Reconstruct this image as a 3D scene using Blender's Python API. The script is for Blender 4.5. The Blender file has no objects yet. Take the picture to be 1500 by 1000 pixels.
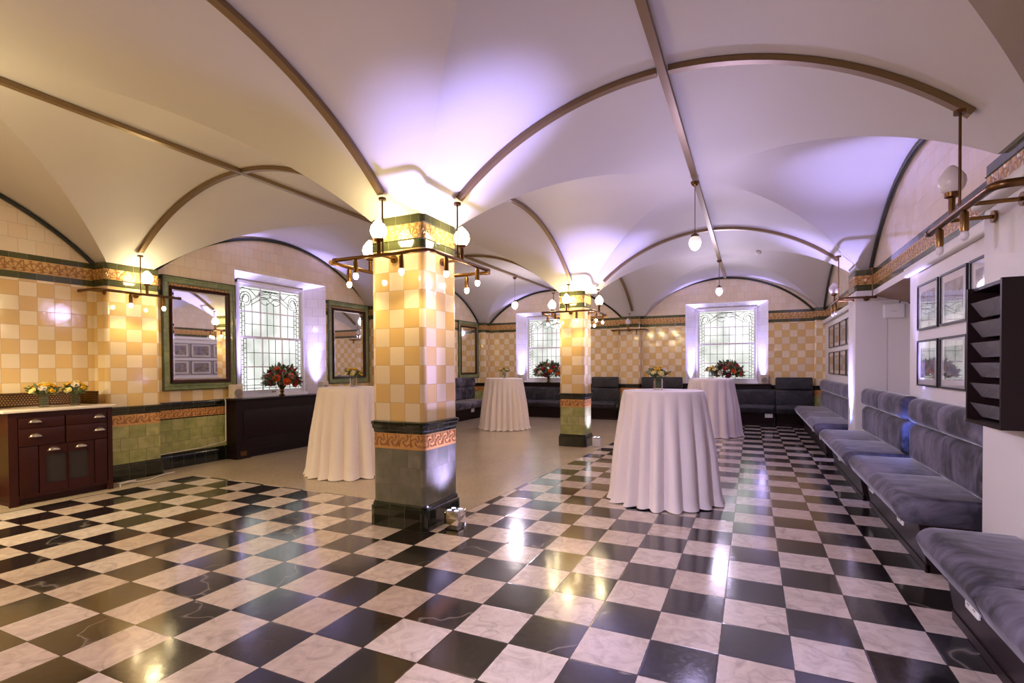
import bpy, bmesh, math, random
from mathutils import Vector, Matrix
PI = math.pi
random.seed(7)
scene = bpy.context.scene
COL = scene.collection

# ------------------------------------------------------------------ node helper
class S:
    def __init__(s, g, k): s.g, s.k = g, k
    def _b(s, op, o, sw=False):
        a, b = (o, s) if sw else (s, o)
        return s.g.math(op, a, b)
    def __add__(s, o): return s._b('ADD', o)
    def __radd__(s, o): return s._b('ADD', o, True)
    def __sub__(s, o): return s._b('SUBTRACT', o)
    def __rsub__(s, o): return s._b('SUBTRACT', o, True)
    def __mul__(s, o): return s._b('MULTIPLY', o)
    def __rmul__(s, o): return s._b('MULTIPLY', o, True)
    def __truediv__(s, o): return s._b('DIVIDE', o)
    def floor(s): return s.g.math('FLOOR', s)
    def fract(s): return s.g.math('FRACT', s)
    def abs(s): return s.g.math('ABSOLUTE', s)
    def mod(s, o): return s.g.math('FLOORED_MODULO', s, o)
    def lt(s, o): return s.g.math('LESS_THAN', s, o)
    def gt(s, o): return s.g.math('GREATER_THAN', s, o)
    def min(s, o): return s.g.math('MINIMUM', s, o)
    def max(s, o): return s.g.math('MAXIMUM', s, o)

class G:
    def __init__(g, name):
        g.m = bpy.data.materials.new(name); g.m.use_nodes = True
        g.t = g.m.node_tree; g.t.nodes.clear()
        g.out = g.t.nodes.new('ShaderNodeOutputMaterial')
        g.p = None
    def n(g, ty, **kw):
        x = g.t.nodes.new(ty)
        for k, v in kw.items(): setattr(x, k, v)
        return x
    def link(g, sock, v):
        if isinstance(v, S): g.t.links.new(v.k, sock)
        elif isinstance(v, (tuple, list)):
            sock.default_value = tuple(v) + ((1,) if len(sock.default_value) == 4 and len(v) == 3 else ())
        else: sock.default_value = v
    def math(g, op, a, b=None, c=None, clamp=False):
        x = g.n('ShaderNodeMath', operation=op); x.use_clamp = clamp
        g.link(x.inputs[0], a)
        if b is not None: g.link(x.inputs[1], b)
        if c is not None: g.link(x.inputs[2], c)
        return S(g, x.outputs[0])
    def mix(g, f, a, b, mode='MIX'):
        x = g.n('ShaderNodeMix', data_type='RGBA', blend_type=mode)
        g.link(x.inputs[0], f); g.link(x.inputs[6], a); g.link(x.inputs[7], b)
        return S(g, x.outputs[2])
    def uv(g):
        x = g.n('ShaderNodeUVMap'); s = g.n('ShaderNodeSeparateXYZ')
        g.t.links.new(x.outputs[0], s.inputs[0])
        return S(g, s.outputs[0]), S(g, s.outputs[1])
    def vec(g, x, y, z=0.0):
        c = g.n('ShaderNodeCombineXYZ')
        g.link(c.inputs[0], x); g.link(c.inputs[1], y); g.link(c.inputs[2], z)
        return S(g, c.outputs[0])
    def pos(g): return S(g, g.n('ShaderNodeNewGeometry').outputs['Position'])
    def obj(g): return S(g, g.n('ShaderNodeTexCoord').outputs['Object'])
    def white(g, v):
        x = g.n('ShaderNodeTexWhiteNoise', noise_dimensions='3D'); g.link(x.inputs['Vector'], v)
        return S(g, x.outputs['Value']), S(g, x.outputs['Color'])
    def noise(g, v, scale, detail=3, rough=.55, dist=0.0):
        x = g.n('ShaderNodeTexNoise'); g.link(x.inputs['Vector'], v)
        x.inputs['Scale'].default_value = scale; x.inputs['Detail'].default_value = detail
        x.inputs['Roughness'].default_value = rough; x.inputs['Distortion'].default_value = dist
        return S(g, x.outputs[0])
    def ramp(g, f, *stops):
        x = g.n('ShaderNodeValToRGB'); g.link(x.inputs[0], f)
        el = x.color_ramp.elements
        while len(el) < len(stops): el.new(.5)
        for e, (p, c) in zip(el, stops):
            e.position = p; e.color = (c, c, c, 1) if not isinstance(c, (tuple, list)) else tuple(c) + (1,)
        return S(g, x.outputs[0])
    def bump(g, h, strength=.3, dist=.01):
        x = g.n('ShaderNodeBump'); x.inputs['Strength'].default_value = strength
        x.inputs['Distance'].default_value = dist; g.link(x.inputs['Height'], h)
        return S(g, x.outputs[0])
    def bsdf(g, color=(.8, .8, .8), rough=.5, metal=0.0, normal=None, **kw):
        p = g.n('ShaderNodeBsdfPrincipled'); g.p = p
        g.link(p.inputs['Base Color'], color); g.link(p.inputs['Roughness'], rough)
        g.link(p.inputs['Metallic'], metal)
        if normal is not None: g.link(p.inputs['Normal'], normal)
        for k, v in kw.items(): g.link(p.inputs[k.replace('_', ' ')], v)
        g.t.links.new(p.outputs[0], g.out.inputs[0])
        return g.m

def srgb(r, g, b):
    f = lambda c: (c/255/12.92 if c/255 <= .04045 else ((c/255+.055)/1.055)**2.4)
    return (f(r), f(g), f(b))

def simple(name, col, rough=.5, metal=0.0, var=.12, scale=14, bump=0.0, **kw):
    g = G(name)
    n = g.noise(g.obj(), scale, 4)
    c = g.mix(1.0, col, g.mix(n, (1-var,)*3, (1+var,)*3), 'MULTIPLY')
    nr = g.bump(n, bump, .01) if bump else None
    return g.bsdf(c, rough, metal, nr, **kw)

def tile_mat(name, a, b, sx, sy, mode='checker', rough=.12, u0=0.0, v0=0.0, grout=(.35, .28, .2), var=.12, mottle=.0, gw=.012, mottle_col=None, bumpy=.35):
    g = G(name)
    u, v = g.uv()
    x = (u - u0) / sx; y = (v - v0) / sy
    row = y.floor()
    if mode == 'brick': x = x + row.mod(2.0) * .5
    col = x.floor()
    fx = x.fract(); fy = y.fract()
    r1, rc = g.white(g.vec(col, row, 3.1))
    if mode == 'checker': f = (col + row).mod(2.0)
    else: f = r1
    c = g.mix(f, a, b)
    r2, _ = g.white(g.vec(col, row, 9.7))
    c = g.mix(1.0, c, g.mix(r2, (1-var,)*3, (1+var,)*3), 'MULTIPLY')
    if mottle:
        n = g.noise(g.vec(u + r1*13.0, v + r2*7.0), 9, 3)
        c = g.mix(g.ramp(n, (.35, 0.0), (.7, mottle)), c, mottle_col or b)
    ex = fx.min(1.0 - fx) * sx; ey = fy.min(1.0 - fy) * sy
    e = ex.min(ey)
    gm = e.lt(gw * .15)
    c = g.mix(gm, c, grout)
    # each tile sits at its own slight tilt and has pillowed edges
    h = g.math('MULTIPLY', g.math('MINIMUM', e, .003), .3) + (fx * (r1 - .5) + fy * (r2 - .5)) * .0035 * bumpy + g.noise(g.vec(u, v), 7, 2) * .0012
    nr = g.bump(h, 1.0, 1.0)
    return g.bsdf(c, g.math('ADD', gm * .5, rough), 0.0, nr, Coat_Weight=.3, Coat_Roughness=.05)

M = {}
def materials():
    cream, tan = srgb(240, 220, 184), srgb(228, 192, 128)
    M['checker'] = tile_mat('glazed cream and tan tiles', cream, tan, .1525, .1525, 'checker', .1, 0, .874, srgb(196, 160, 112), .06)
    M['lunette'] = tile_mat('glazed ivory tiles', srgb(238, 222, 198), srgb(236, 214, 184), .1525, .1525, 'brick', .12, 0, 2.54, srgb(204, 180, 148), .04)
    M['reveal'] = tile_mat('glazed white reveal tiles', srgb(238, 232, 224), srgb(228, 222, 216), .1525, .1525, 'brick', .2, 0, 2.54, srgb(190, 180, 170), .03)
    M['dado'] = tile_mat('mottled green tiles', srgb(176, 178, 106), srgb(194, 188, 128), .165, .15, 'brick', .12, 0, .2, srgb(100, 100, 62), .12, .8, .012, srgb(138, 146, 90))
    M['dado_grey'] = tile_mat('mottled grey green tiles', srgb(118, 116, 96), srgb(134, 128, 112), .165, .15, 'brick', .1, 0, .2, srgb(112, 94, 74), .12, .7, .012, srgb(98, 104, 86))
    M['black'] = tile_mat('black green glazed tiles', srgb(30, 36, 26), srgb(22, 26, 20), .1525, .4, 'brick', .1, 0, 0, srgb(70, 72, 60), .2)
    M['green'] = tile_mat('dark green glazed tiles', srgb(68, 72, 44), srgb(86, 87, 56), .1525, .4, 'brick', .1, 0, 2.0, srgb(110, 112, 80), .15)
    M['rim'] = simple('dark green lunette moulding', srgb(46, 48, 38), .2, 0, .15, 12)
    M['greenframe'] = tile_mat('green glazed frame tiles', srgb(138, 148, 104), srgb(154, 160, 122), .1525, .1525, 'brick', .12, 0, 2.0, srgb(80, 90, 60), .15, .6, .012, srgb(96, 116, 78))
    for nm, v0, hh, dark, light, per in (('frieze', 2.345, .135, srgb(158, 106, 52), srgb(222, 176, 110), .155), ('band', .662, .112, srgb(150, 88, 40), srgb(218, 160, 92), .12)):
        g = G('moulded ochre ' + nm + ' tiles'); u, v = g.uv()
        p = (u / per).fract() - .5; q = (v - v0) / hh
        cell = (u / per).floor()
        sq = q - (.2 if nm == 'frieze' else .5)
        r = g.math('SQRT', p*p + sq*sq*.7)
        a = g.math('ARCTAN2', p, sq)
        if nm == 'frieze':
            pet = g.math('SINE', a * 9.0) * .5 + .5
            ring = g.ramp(r - pet * .05, (.05, 0.0), (.12, 1.0), (.36, 1.0), (.40, .1), (.43, .1), (.46, .8))
            h = g.math('POWER', pet, .45) * ring
        else:
            nz = g.noise(g.vec(u, v), 26, 2)
            pet = g.math('SINE', a * 3.0 + r * 16.0 + nz * 7.0) * .5 + .5
            h = g.math('POWER', pet, .6) * g.ramp(r, (.04, .5), (.1, 1.0), (.5, .9), (.6, .4))
        h = h * .75 + .1 + g.noise(g.vec(u, v), 60, 2) * .25
        e = q.min(1.0 - q); edge = (p + .5).min(.5 - p)
        h = g.mix(edge.lt(.025), h, (.1, .1, .1)); h = g.mix(e.lt(.06), h, (.75, .75, .75))
        c = g.mix(g.ramp(h, (.2, 0.0), (.75, 1.0)), dark, light)
        M[nm] = g.bsdf(c, .16, 0.0, g.bump(h, .8, .012), Coat_Weight=.3, Coat_Roughness=.06)
    # marble chequerboard
    g = G('black and white marble chequer'); P = g.pos()
    sp = g.n('ShaderNodeSeparateXYZ'); g.link(sp.inputs[0], P)
    X = S(g, sp.outputs[0]); Y = S(g, sp.outputs[1])
    x = X / .305 + 1.4472; y = (Y / .305 - 8.2625) / 1.0293
    cx, cy = x.floor(), y.floor(); fx, fy = x.fract(), y.fract()
    par = (cx + cy).mod(2.0)                       # 1 = black
    r1, rc = g.white(g.vec(cx, cy, 1.7)); r2, _ = g.white(g.vec(cx, cy, 5.3))
    lx = g.vec(X + r1 * 31.0, Y + r2 * 17.0, r1 * 9.0)
    vein = g.ramp(g.math('ABSOLUTE', g.noise(lx, 1.6, 3, .5, .3) - .5), (0.0, 1.0), (.004, .5), (.010, 0.0))
    vein2 = g.ramp(g.noise(lx, 8, 5, .65, 1.5), (.42, 0.0), (.72, 1.0))
    has = r2.gt(.62)
    wb = g.mix(r1, srgb(222, 208, 198), srgb(204, 184, 168))
    wb = g.mix(vein2 * .55, wb, srgb(150, 130, 118)); wb = g.mix(vein * .3, wb, srgb(120, 104, 98))
    speck = g.ramp(g.noise(lx, 55, 3, .7), (.55, 0.0), (.75, 1.0))
    bb = g.mix(r2, srgb(20, 18, 18), srgb(40, 36, 34))
    bb = g.mix(speck * .3 * r1 * r1, bb, srgb(120, 104, 92)); bb = g.mix(vein * has * .35, bb, srgb(190, 178, 168))
    c = g.mix(par, wb, bb)
    ed = (fx.min(1.0 - fx)).min(fy.min(1.0 - fy))
    wear = g.noise(g.vec(X, Y), 30, 4, .7)
    gm = (ed + (wear - .5) * .02).lt(.008)
    c = g.mix(gm, c, srgb(58, 48, 44))
    rough = g.mix(par, (.2,)*3, (.13,)*3)
    rough = g.mix(g.ramp(wear, (.5, 0.0), (.75, .5)), rough, (.4,)*3)
    h = (fx * (r1 - .5) + fy * (r2 - .5)) * .0022 + g.noise(g.vec(X, Y), 9, 4, .6) * .0011 + g.math('MINIMUM', ed, .02) * .02
    M['floor'] = g.bsdf(c, rough, 0.0, g.bump(h, 1.0, 1.0), Specular_IOR_Level=.6, Coat_Weight=.5, Coat_Roughness=.1)
    # terrazzo
    g = G('buff terrazzo'); P = g.pos()
    n1 = g.noise(P, 140, 3, .7); n2 = g.noise(P, 1.8, 4)
    c = g.mix(g.ramp(n1, (.35, 0.0), (.65, 1.0)), srgb(138, 120, 98), srgb(208, 190, 164))
    c = g.mix(1.0, c, g.mix(n2, (.8,)*3, (1.12,)*3), 'MULTIPLY')
    M['terrazzo'] = g.bsdf(c, .22, 0.0, g.bump(g.noise(P, 6, 4), .2, .006), Specular_IOR_Level=.6)
    g = G('cream ceiling paint'); P = g.pos()
    n = g.noise(P, 1.1, 4)
    c = g.mix(n, srgb(203, 198, 194), srgb(211, 206, 202))
    M['ceiling'] = g.bsdf(c, .55, 0.0, g.bump(g.noise(P, 3.5, 3), .12, .02))
    M['plaster'] = simple('white wall paint', srgb(226, 220, 214), .55, 0, .03, 2)
    M['wood'] = simple('dark mahogany', srgb(54, 21, 13), .36, 0, .25, 6, 0, Specular_IOR_Level=.25)
    M['walnut'] = simple('dark stained wood', srgb(30, 16, 15), .4, 0, .2, 6, 0, Specular_IOR_Level=.2)
    M['boardwood'] = simple('brown boarding', srgb(150, 120, 96), .55, 0, .15, 6)
    M['marbletop'] = simple('pale marble slab', srgb(226, 214, 200), .2, 0, .08, 12)
    M['brass'] = simple('aged brass', srgb(132, 100, 58), .32, 1.0, .15, 20)
    M['bronze'] = simple('dark bronze pipe', srgb(112, 82, 52), .3, 1.0, .15, 20)
    M['conduit'] = simple('brown painted conduit', srgb(140, 116, 84), .35, .5, .1, 8)
    M['pewter'] = simple('worn pewter', srgb(170, 158, 140), .35, 1.0, .1, 30)
    M['chrome'] = simple('chrome', srgb(225, 225, 228), .08, 1.0, .03, 10)
    M['whiteplastic'] = simple('white plastic', srgb(232, 230, 226), .35, 0, .02, 10)
    M['beigeplastic'] = simple('beige speaker cabinet', srgb(206, 190, 172), .5, 0, .05, 30)
    M['greyplastic'] = simple('grey speaker mesh', srgb(140, 128, 120), .6, 0, .2, 200)
    M['blackplastic'] = simple('black plastic', srgb(24, 22, 24), .4, 0, .1, 20)
    M['cable'] = simple('white cable', srgb(222, 214, 204), .45, 0, .03, 10)
    M['cloth'] = simple('white table linen', srgb(240, 228, 226), .85, 0, .03, 60, .08, Sheen_Weight=.2)
    M['paintwood'] = simple('white painted wood', srgb(235, 233, 232), .4, 0, .02, 10)
    M['lead'] = simple('lead came', srgb(50, 54, 48), .5, .4, .1, 30)
    g = G('dark grey velvet'); P = g.obj()
    n = g.noise(P, 3.2, 4, .6, .8)
    sx = g.n('ShaderNodeSeparateXYZ'); g.link(sx.inputs[0], P)
    st = g.noise(g.vec(S(g, sx.outputs[0])*2.0, S(g, sx.outputs[1])*14.0, S(g, sx.outputs[2])*3.0), 1.6, 3, .6, .6)
    c = g.mix(g.ramp(n * .75 + st * .25, (.40, 0.0), (.62, 1.0)), srgb(36, 33, 40), srgb(116, 108, 124))
    M['velvet'] = g.bsdf(c, .75, 0.0, g.bump(g.noise(P, 3, 2), .2, .03), Sheen_Weight=.55, Sheen_Roughness=.25)
    g = G('black green leather'); P = g.obj()
    n = g.noise(P, 4, 3, .6, 1.0)
    M['velvetdark'] = g.bsdf(g.mix(g.ramp(n, (.4, 0.0), (.65, 1.0)), srgb(26, 25, 29), srgb(54, 52, 58)), .5, 0.0, g.bump(n, .2, .03), Sheen_Weight=.15, Sheen_Roughness=.3)
    g = G('mirror glass'); M['mirror'] = g.bsdf((.86, .86, .84), .02, 1.0)
    for nm, col, st in (('glow', (1.0, .80, .42), 44.0), ('bulb', (1.0, .78, .45), 60.0), ('glowdim', (1.0, .95, .92), .45)):
        g = G('lit opal glass ' + nm)
        g.bsdf((.9, .88, .84), .3, 0.0, None, Emission_Color=col, Emission_Strength=st)
        M[nm] = g.m
    M['opal'] = simple('unlit frosted glass', srgb(226, 216, 216), .3, 0, .02, 10, 0, Subsurface_Weight=.0)
    g = G('clear glass'); M['glass'] = g.bsdf((.97, .98, .98), .03, 0.0, None, Transmission_Weight=1.0, IOR=1.3)
    g = G('clear acrylic'); M['acrylic'] = g.bsdf((.8, .76, .8), .06, 0.0, None, Alpha=.13)
    g = G('daylit obscured glass'); u, v = g.uv()
    n = g.noise(g.vec(u, v), 1.3, 2); n2 = g.noise(g.vec(u*1.0, v*.3), 60, 2)
    c = g.mix(g.ramp(n, (.42, 0.0), (.62, 1.0)), (.54, .57, .52), (1.0, 1.0, .97))
    c = g.mix(g.ramp(n2, (.3, .0), (.7, .12)), c, (.7, .74, .68))
    g.bsdf((.05, .05, .05), .12, 0.0, None, Emission_Color=c, Emission_Strength=.98)
    M['pane'] = g.m
    M['leaf'] = simple('dark leaves', srgb(80, 100, 58), .5, 0, .4, 30)
    M['leaf2'] = simple('grey green leaves', srgb(126, 140, 112), .5, 0, .3, 30)
    for k, cc in dict(yellow=(232, 186, 40), lemon=(240, 226, 150), red=(170, 26, 34), orange=(226, 88, 36), pink=(222, 130, 120), ivory=(236, 224, 206), wine=(104, 20, 40)).items():
        M[k] = simple(k + ' petals', srgb(*cc), .6, 0, .2, 40)
    # woven brass screen
    g = G('pierced brass screen'); u, v = g.uv()
    x = u / .026; y = v / .022; x = x + y.floor().mod(2.0) * .5
    d = g.math('SQRT', (x.fract() - .5) * (x.fract() - .5) + (y.fract() - .5) * (y.fract() - .5))
    M['screen'] = g.bsdf(g.mix(d.lt(.36), srgb(50, 34, 18), srgb(190, 150, 84)), .35, g.mix(d.lt(.36), (0,)*3, (1,)*3))
    g = G('black cabinet gauze'); u, v = g.uv()
    x = (u / .008).fract(); y = (v / .008).fract()
    M['gauze'] = g.bsdf(g.mix((x - .5).abs().min((y - .5).abs()).lt(.15), srgb(18, 15, 14), srgb(52, 42, 36)), .6)
    # framed prints: a mottled photograph-like image, different on every picture
    g = G('framed print'); u, v = g.uv()
    oi = S(g, g.n('ShaderNodeObjectInfo').outputs['Random'])
    n = g.noise(g.vec(u * 1.0 + oi * 40.0, v + oi * 17.0), 9, 6, .7)
    n3 = g.noise(g.vec(u + oi * 9.0, v + oi * 71.0), 3, 2)
    c = g.mix(g.ramp(n, (.35, 0.0), (.65, 1.0)), srgb(30, 28, 32), srgb(150, 142, 140))
    c = g.mix(n3.gt(.55) * .35, c, srgb(120, 126, 170))
    M['print'] = g.bsdf(c, .5, 0.0, None, Coat_Weight=1.0, Coat_Roughness=.02, Coat_IOR=2.4)
    g = G('picture mount behind glass'); M['mount'] = g.bsdf(srgb(200, 194, 192), .5, 0.0, None, Coat_Weight=1.0, Coat_Roughness=.02, Coat_IOR=2.4)
    M['led'] = None
materials()

# ------------------------------------------------------------------ mesh builder
class MB:
    def __init__(s): s.v, s.f, s.mi, s.uvs = [], [], [], []
    def add(s, vs, fs, mi=0, uvs=None):
        o = len(s.v); s.v += [tuple(v) for v in vs]
        for k, f in enumerate(fs):
            s.f.append(tuple(o + i for i in f)); s.mi.append(mi if isinstance(mi, int) else mi[k])
            s.uvs.append(uvs[k] if uvs else None)
        return s
    def quad(s, a, b, c, d, mi=0, uv=None): return s.add([a, b, c, d], [(0, 1, 2, 3)], mi, [uv] if uv else None)
    def box(s, x0, x1, y0, y1, z0, z1, mi=0):
        v = [(x, y, z) for z in (z0, z1) for y in (y0, y1) for x in (x0, x1)]
        return s.add(v, [(0, 2, 3, 1), (4, 5, 7, 6), (0, 1, 5, 4), (2, 6, 7, 3), (0, 4, 6, 2), (1, 3, 7, 5)], mi)
    def rbox(s, x0, x1, y0, y1, z0, z1, r=.02, seg=3, mi=0, fn=None, cuts=0):
        bm = bmesh.new(); bmesh.ops.create_cube(bm, size=1)
        bmesh.ops.scale(bm, vec=(x1-x0, y1-y0, z1-z0), verts=bm.verts)
        bmesh.ops.bevel(bm, geom=bm.edges[:], offset=min(r, .49*min(x1-x0, y1-y0, z1-z0)), segments=seg, profile=.5, affect='EDGES')
        bmesh.ops.translate(bm, vec=((x0+x1)/2, (y0+y1)/2, (z0+z1)/2), verts=bm.verts)
        return s.bm(bm, mi, fn)
    def bm(s, bm, mi=0, fn=None):
        bm.verts.index_update()
        vs = [fn(v.co) if fn else v.co.copy() for v in bm.verts]
        s.add(vs, [[v.index for v in f.verts] for f in bm.faces], mi); bm.free(); return s
    def lathe(s, prof, c=(0, 0, 0), n=20, mi=0, axis='z'):
        vs, fs = [], []
        for r, z in prof:
            for k in range(n):
                a = 2*PI*k/n; vs.append((r*math.cos(a), r*math.sin(a), z))
        for i in range(len(prof)-1):
            for k in range(n):
                fs.append((i*n+k, i*n+(k+1) % n, (i+1)*n+(k+1) % n, (i+1)*n+k))
        if prof[0][0] > 1e-5: fs.append(tuple(range(n))[::-1])
        if prof[-1][0] > 1e-5: fs.append(tuple(range((len(prof)-1)*n, len(prof)*n)))
        if axis == 'x': vs = [(z, x, y) for x, y, z in vs]
        if axis == '-x': vs = [(-z, -x, y) for x, y, z in vs]
        if axis == 'y': vs = [(y, z, x) for x, y, z in vs]
        if axis == '-y': vs = [(-y, -z, x) for x, y, z in vs]
        vs = [(v[0]+c[0], v[1]+c[1], v[2]+c[2]) for v in vs]
        return s.add(vs, fs, mi)
    def cyl(s, p0, p1, r, n=12, mi=0, r1=None):
        return s.tube([p0, p1], r, n, mi, r1)
    def tube(s, pts, r, n=10, mi=0, r1=None):
        P = [Vector(p) for p in pts]; vs, fs = [], []
        t0 = (P[1]-P[0]).normalized()
        up = Vector((0, 0, 1)) if abs(t0.z) < .9 else Vector((1, 0, 0))
        nrm = (up - t0*up.dot(t0)).normalized()
        for i, p in enumerate(P):
            t = ((P[min(i+1, len(P)-1)] - p).normalized() + (p - P[max(i-1, 0)]).normalized())
            t = t.normalized() if t.length > 1e-9 else t0
            nrm = (nrm - t*nrm.dot(t)).normalized(); b = t.cross(nrm)
            rr = r if r1 is None else r + (r1-r)*i/(len(P)-1)
            for k in range(n):
                a = 2*PI*k/n; vs.append(p + (nrm*math.cos(a) + b*math.sin(a))*rr)
        for i in range(len(P)-1):
            for k in range(n): fs.append((i*n+k, i*n+(k+1) % n, (i+1)*n+(k+1) % n, (i+1)*n+k))
        fs.append(tuple(range(n))[::-1]); fs.append(tuple(range((len(P)-1)*n, len(P)*n)))
        return s.add(vs, fs, mi)
    def ribbon(s, pts, side, w, h, mi=0):
        """rectangular bar of width w (along side) and height h below a path"""
        P = [Vector(p) for p in pts]; sd = Vector(side); vs, fs = [], []
        for i, p in enumerate(P):
            t = (P[min(i+1, len(P)-1)] - P[max(i-1, 0)]).normalized(); nn = sd.cross(t).normalized()
            if nn.z > 0: nn = -nn
            for a, b in ((-1, 0), (1, 0), (1, 1), (-1, 1)): vs.append(p + sd*a*w/2 + nn*b*h)
        for i in range(len(P)-1):
            for k in range(4): fs.append((i*4+k, i*4+(k+1) % 4, (i+1)*4+(k+1) % 4, (i+1)*4+k))
        fs.append((3, 2, 1, 0)); m = (len(P)-1)*4; fs.append((m, m+1, m+2, m+3))
        return s.add(vs, fs, mi)
    def extrude(s, prof, p0, p1, out, mi=0):
        """profile [(offset out, z)] swept from p0 to p1 (xy), offset direction out (xy)"""
        vs, fs = [], []; n = len(prof)
        for p in (p0, p1):
            for o, z in prof: vs.append((p[0]+out[0]*o, p[1]+out[1]*o, z))
        for k in range(n): fs.append((k, (k+1) % n, n+(k+1) % n, n+k))
        fs.append(tuple(range(n))); fs.append(tuple(range(n, 2*n))[::-1])
        return s.add(vs, fs, mi)
    def build(s, name, mats, parent=None, angle=40, loc=None, fixn=True):
        me = bpy.data.meshes.new(name)
        me.from_pydata(s.v, [], s.f); me.update()
        if fixn:
            bm = bmesh.new(); bm.from_mesh(me); bmesh.ops.recalc_face_normals(bm, faces=bm.faces[:]); bm.to_mesh(me); bm.free()
        if not isinstance(mats, (list, tuple)): mats = [mats]
        for m in mats: me.materials.append(M[m] if isinstance(m, str) else m)
        me.polygons.foreach_set('material_index', s.mi)
        uvl = me.uv_layers.new(name='UVMap')
        for p in me.polygons:
            cu = s.uvs[p.index]; nn = p.normal; ax = max(range(3), key=lambda k: abs(nn[k]))
            vid = list(s.f[p.index])
            for li in p.loop_indices:
                vi = me.loops[li].vertex_index; co = me.vertices[vi].co
                if cu: uv = cu[vid.index(vi)]
                else: uv = (co.y, co.z) if ax == 0 else (co.x, co.z) if ax == 1 else (co.x, co.y)
                uvl.data[li].uv = uv
        if angle:
            me.polygons.foreach_set('use_smooth', [True]*len(me.polygons)); me.set_sharp_from_angle(angle=math.radians(angle))
        o = bpy.data.objects.new(name, me); COL.objects.link(o)
        if parent: o.parent = parent
        if loc is not None: o.location = loc
        return o

def thing(name, label, cat, loc=(0, 0, 0), rz=0.0, group=None):
    o = bpy.data.objects.new(name, None); COL.objects.link(o)
    o.empty_display_size = .1
    o.location = loc; o.rotation_euler = (0, 0, rz)
    return tag(o, label, cat, group)
def tag(o, label, cat, group=None):
    o['label'] = label; o['category'] = cat
    if group: o['group'] = group
    return o
def struct(o): o['kind'] = 'structure'; return o

# ------------------------------------------------------------------ dimensions
XL, XR, YF, YB = -6.95, 1.42, 12.98, -1.3          # room faces
ZS, RISE = 2.54, .83                               # vault springing height and rise
SPX = [(-6.71, -2.89), (-2.37, 1.30)]              # vault spans across the room
SPY = [(-.60, 3.44), (3.95, 8.10), (8.50, 12.78)]  # vault spans down the room
def arch(t, spans):
    for a, b in spans:
        if a < t < b:
            hs = (b-a)/2; R = (hs*hs+RISE*RISE)/(2*RISE); d = t-(a+b)/2
            return ZS - (R-RISE) + math.sqrt(R*R-d*d)
    return ZS
def vault(x, y): return max(arch(x, SPX), arch(y, SPY))

def samples(spans, lo, hi, n=28):
    """positions whose heights are the same fractions of the rise in every span, so that groins run along grid diagonals"""
    out = [lo]
    for a, b in spans:
        hs = (b-a)/2; R = (hs*hs+RISE*RISE)/(2*RISE); c = (a+b)/2
        for k in range(-n, n+1):
            h = RISE*(1-(abs(k)/n)**2)
            d = math.sqrt(max(0, R*R-(h+R-RISE)**2))
            out.append(c + math.copysign(d, k))
    out.append(hi)
    return sorted(set(round(t, 5) for t in out))

# ------------------------------------------------------------------ room shell
def room():
    f = MB().quad((XL-.4, YB, 0), (2.1, YB, 0), (2.1, YF+.4, 0), (XL-.4, YF+.4, 0))
    f.quad((XL-.4, YB, -.1), (XL-.4, YF+.4, -.1), (2.1, YF+.4, -.1), (2.1, YB, -.1))
    struct(f.build('floor', 'floor', angle=0, fixn=False))
    t = MB(); z = .002
    pts = [(-6.05, 4.14), (-2.36, 4.08), (-2.17, 8.8), (-2.0, YF), (XL, YF), (XL, YB), (-6.25, YB), (-6.25, 4.14)]
    n = len(pts)
    t.add([(x, y, z) for x, y in pts] + [(x, y, -.02) for x, y in pts],
          [tuple(range(n))] + [(i, (i+1) % n, n+(i+1) % n, n+i) for i in range(n)])
    struct(t.build('floor_terrazzo', 'terrazzo', angle=0))
    # ceiling
    xs = samples(SPX, XL-.02, XR+.02); ys = samples(SPY, YB, YF+.02)
    m = MB(); W = len(xs)
    vs = [(x, y, vault(x, y)) for y in ys for x in xs]; fs = []
    def mid(t, spans):
        for a, b in spans:
            if a <= t <= b: return (a+b)/2
        return None
    for j in range(len(ys)-1):
        for i in range(W-1):
            a, b, c, d = j*W+i, j*W+i+1, (j+1)*W+i+1, (j+1)*W+i
            mx, my = mid((xs[i]+xs[i+1])/2, SPX), mid((ys[j]+ys[j+1])/2, SPY)
            if mx is None or my is None: fs.append((a, d, c, b)); continue
            same = ((xs[i]+xs[i+1])/2 > mx) == ((ys[j]+ys[j+1])/2 > my)
            fs += [(a, d, c), (a, c, b)] if same else [(a, d, b), (b, d, c)]
    m.add(vs, fs)
    o = m.build('ceiling', 'ceiling', angle=14, fixn=False); struct(o)

ZONES = [(0, .15, 1), (.15, .20, 1), (.20, .648, 2), (.648, .664, 1), (.664, .772, 3), (.772, .874, 1), (.874, 2.275, 0), (2.275, 2.345, 4), (2.345, 2.48, 5), (2.48, ZS, 4), (ZS, 3.5, 6)]
ZM = ['checker', 'black', 'dado', 'band', 'green', 'frieze', 'lunette', 'plaster']
def wall(mb, p, q, holes=(), zones=ZONES, u=None):
    """vertical wall from p to q (xy), holes [(s0,s1,z0,z1)] measured as world coordinate along the wall"""
    ax = 0 if abs(q[0]-p[0]) > abs(q[1]-p[1]) else 1
    lo, hi = sorted((p[ax], q[ax]))
    us = sorted({lo, hi} | {h for H in holes for h in H[:2]})
    for z0, z1, mi in zones:
        zs = sorted({z0, z1} | {h for H in holes for h in H[2:] if z0 < h < z1})
        for a, b in zip(us, us[1:]):
            for c, d in zip(zs, zs[1:]):
                if any(H[0] <= (a+b)/2 <= H[1] and H[2] <= (c+d)/2 <= H[3] for H in holes): continue
                P = lambda t, z: (t, p[1], z) if ax == 0 else (p[0], t, z)
                mb.quad(P(a, c), P(b, c), P(b, d), P(a, d), mi)

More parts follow.
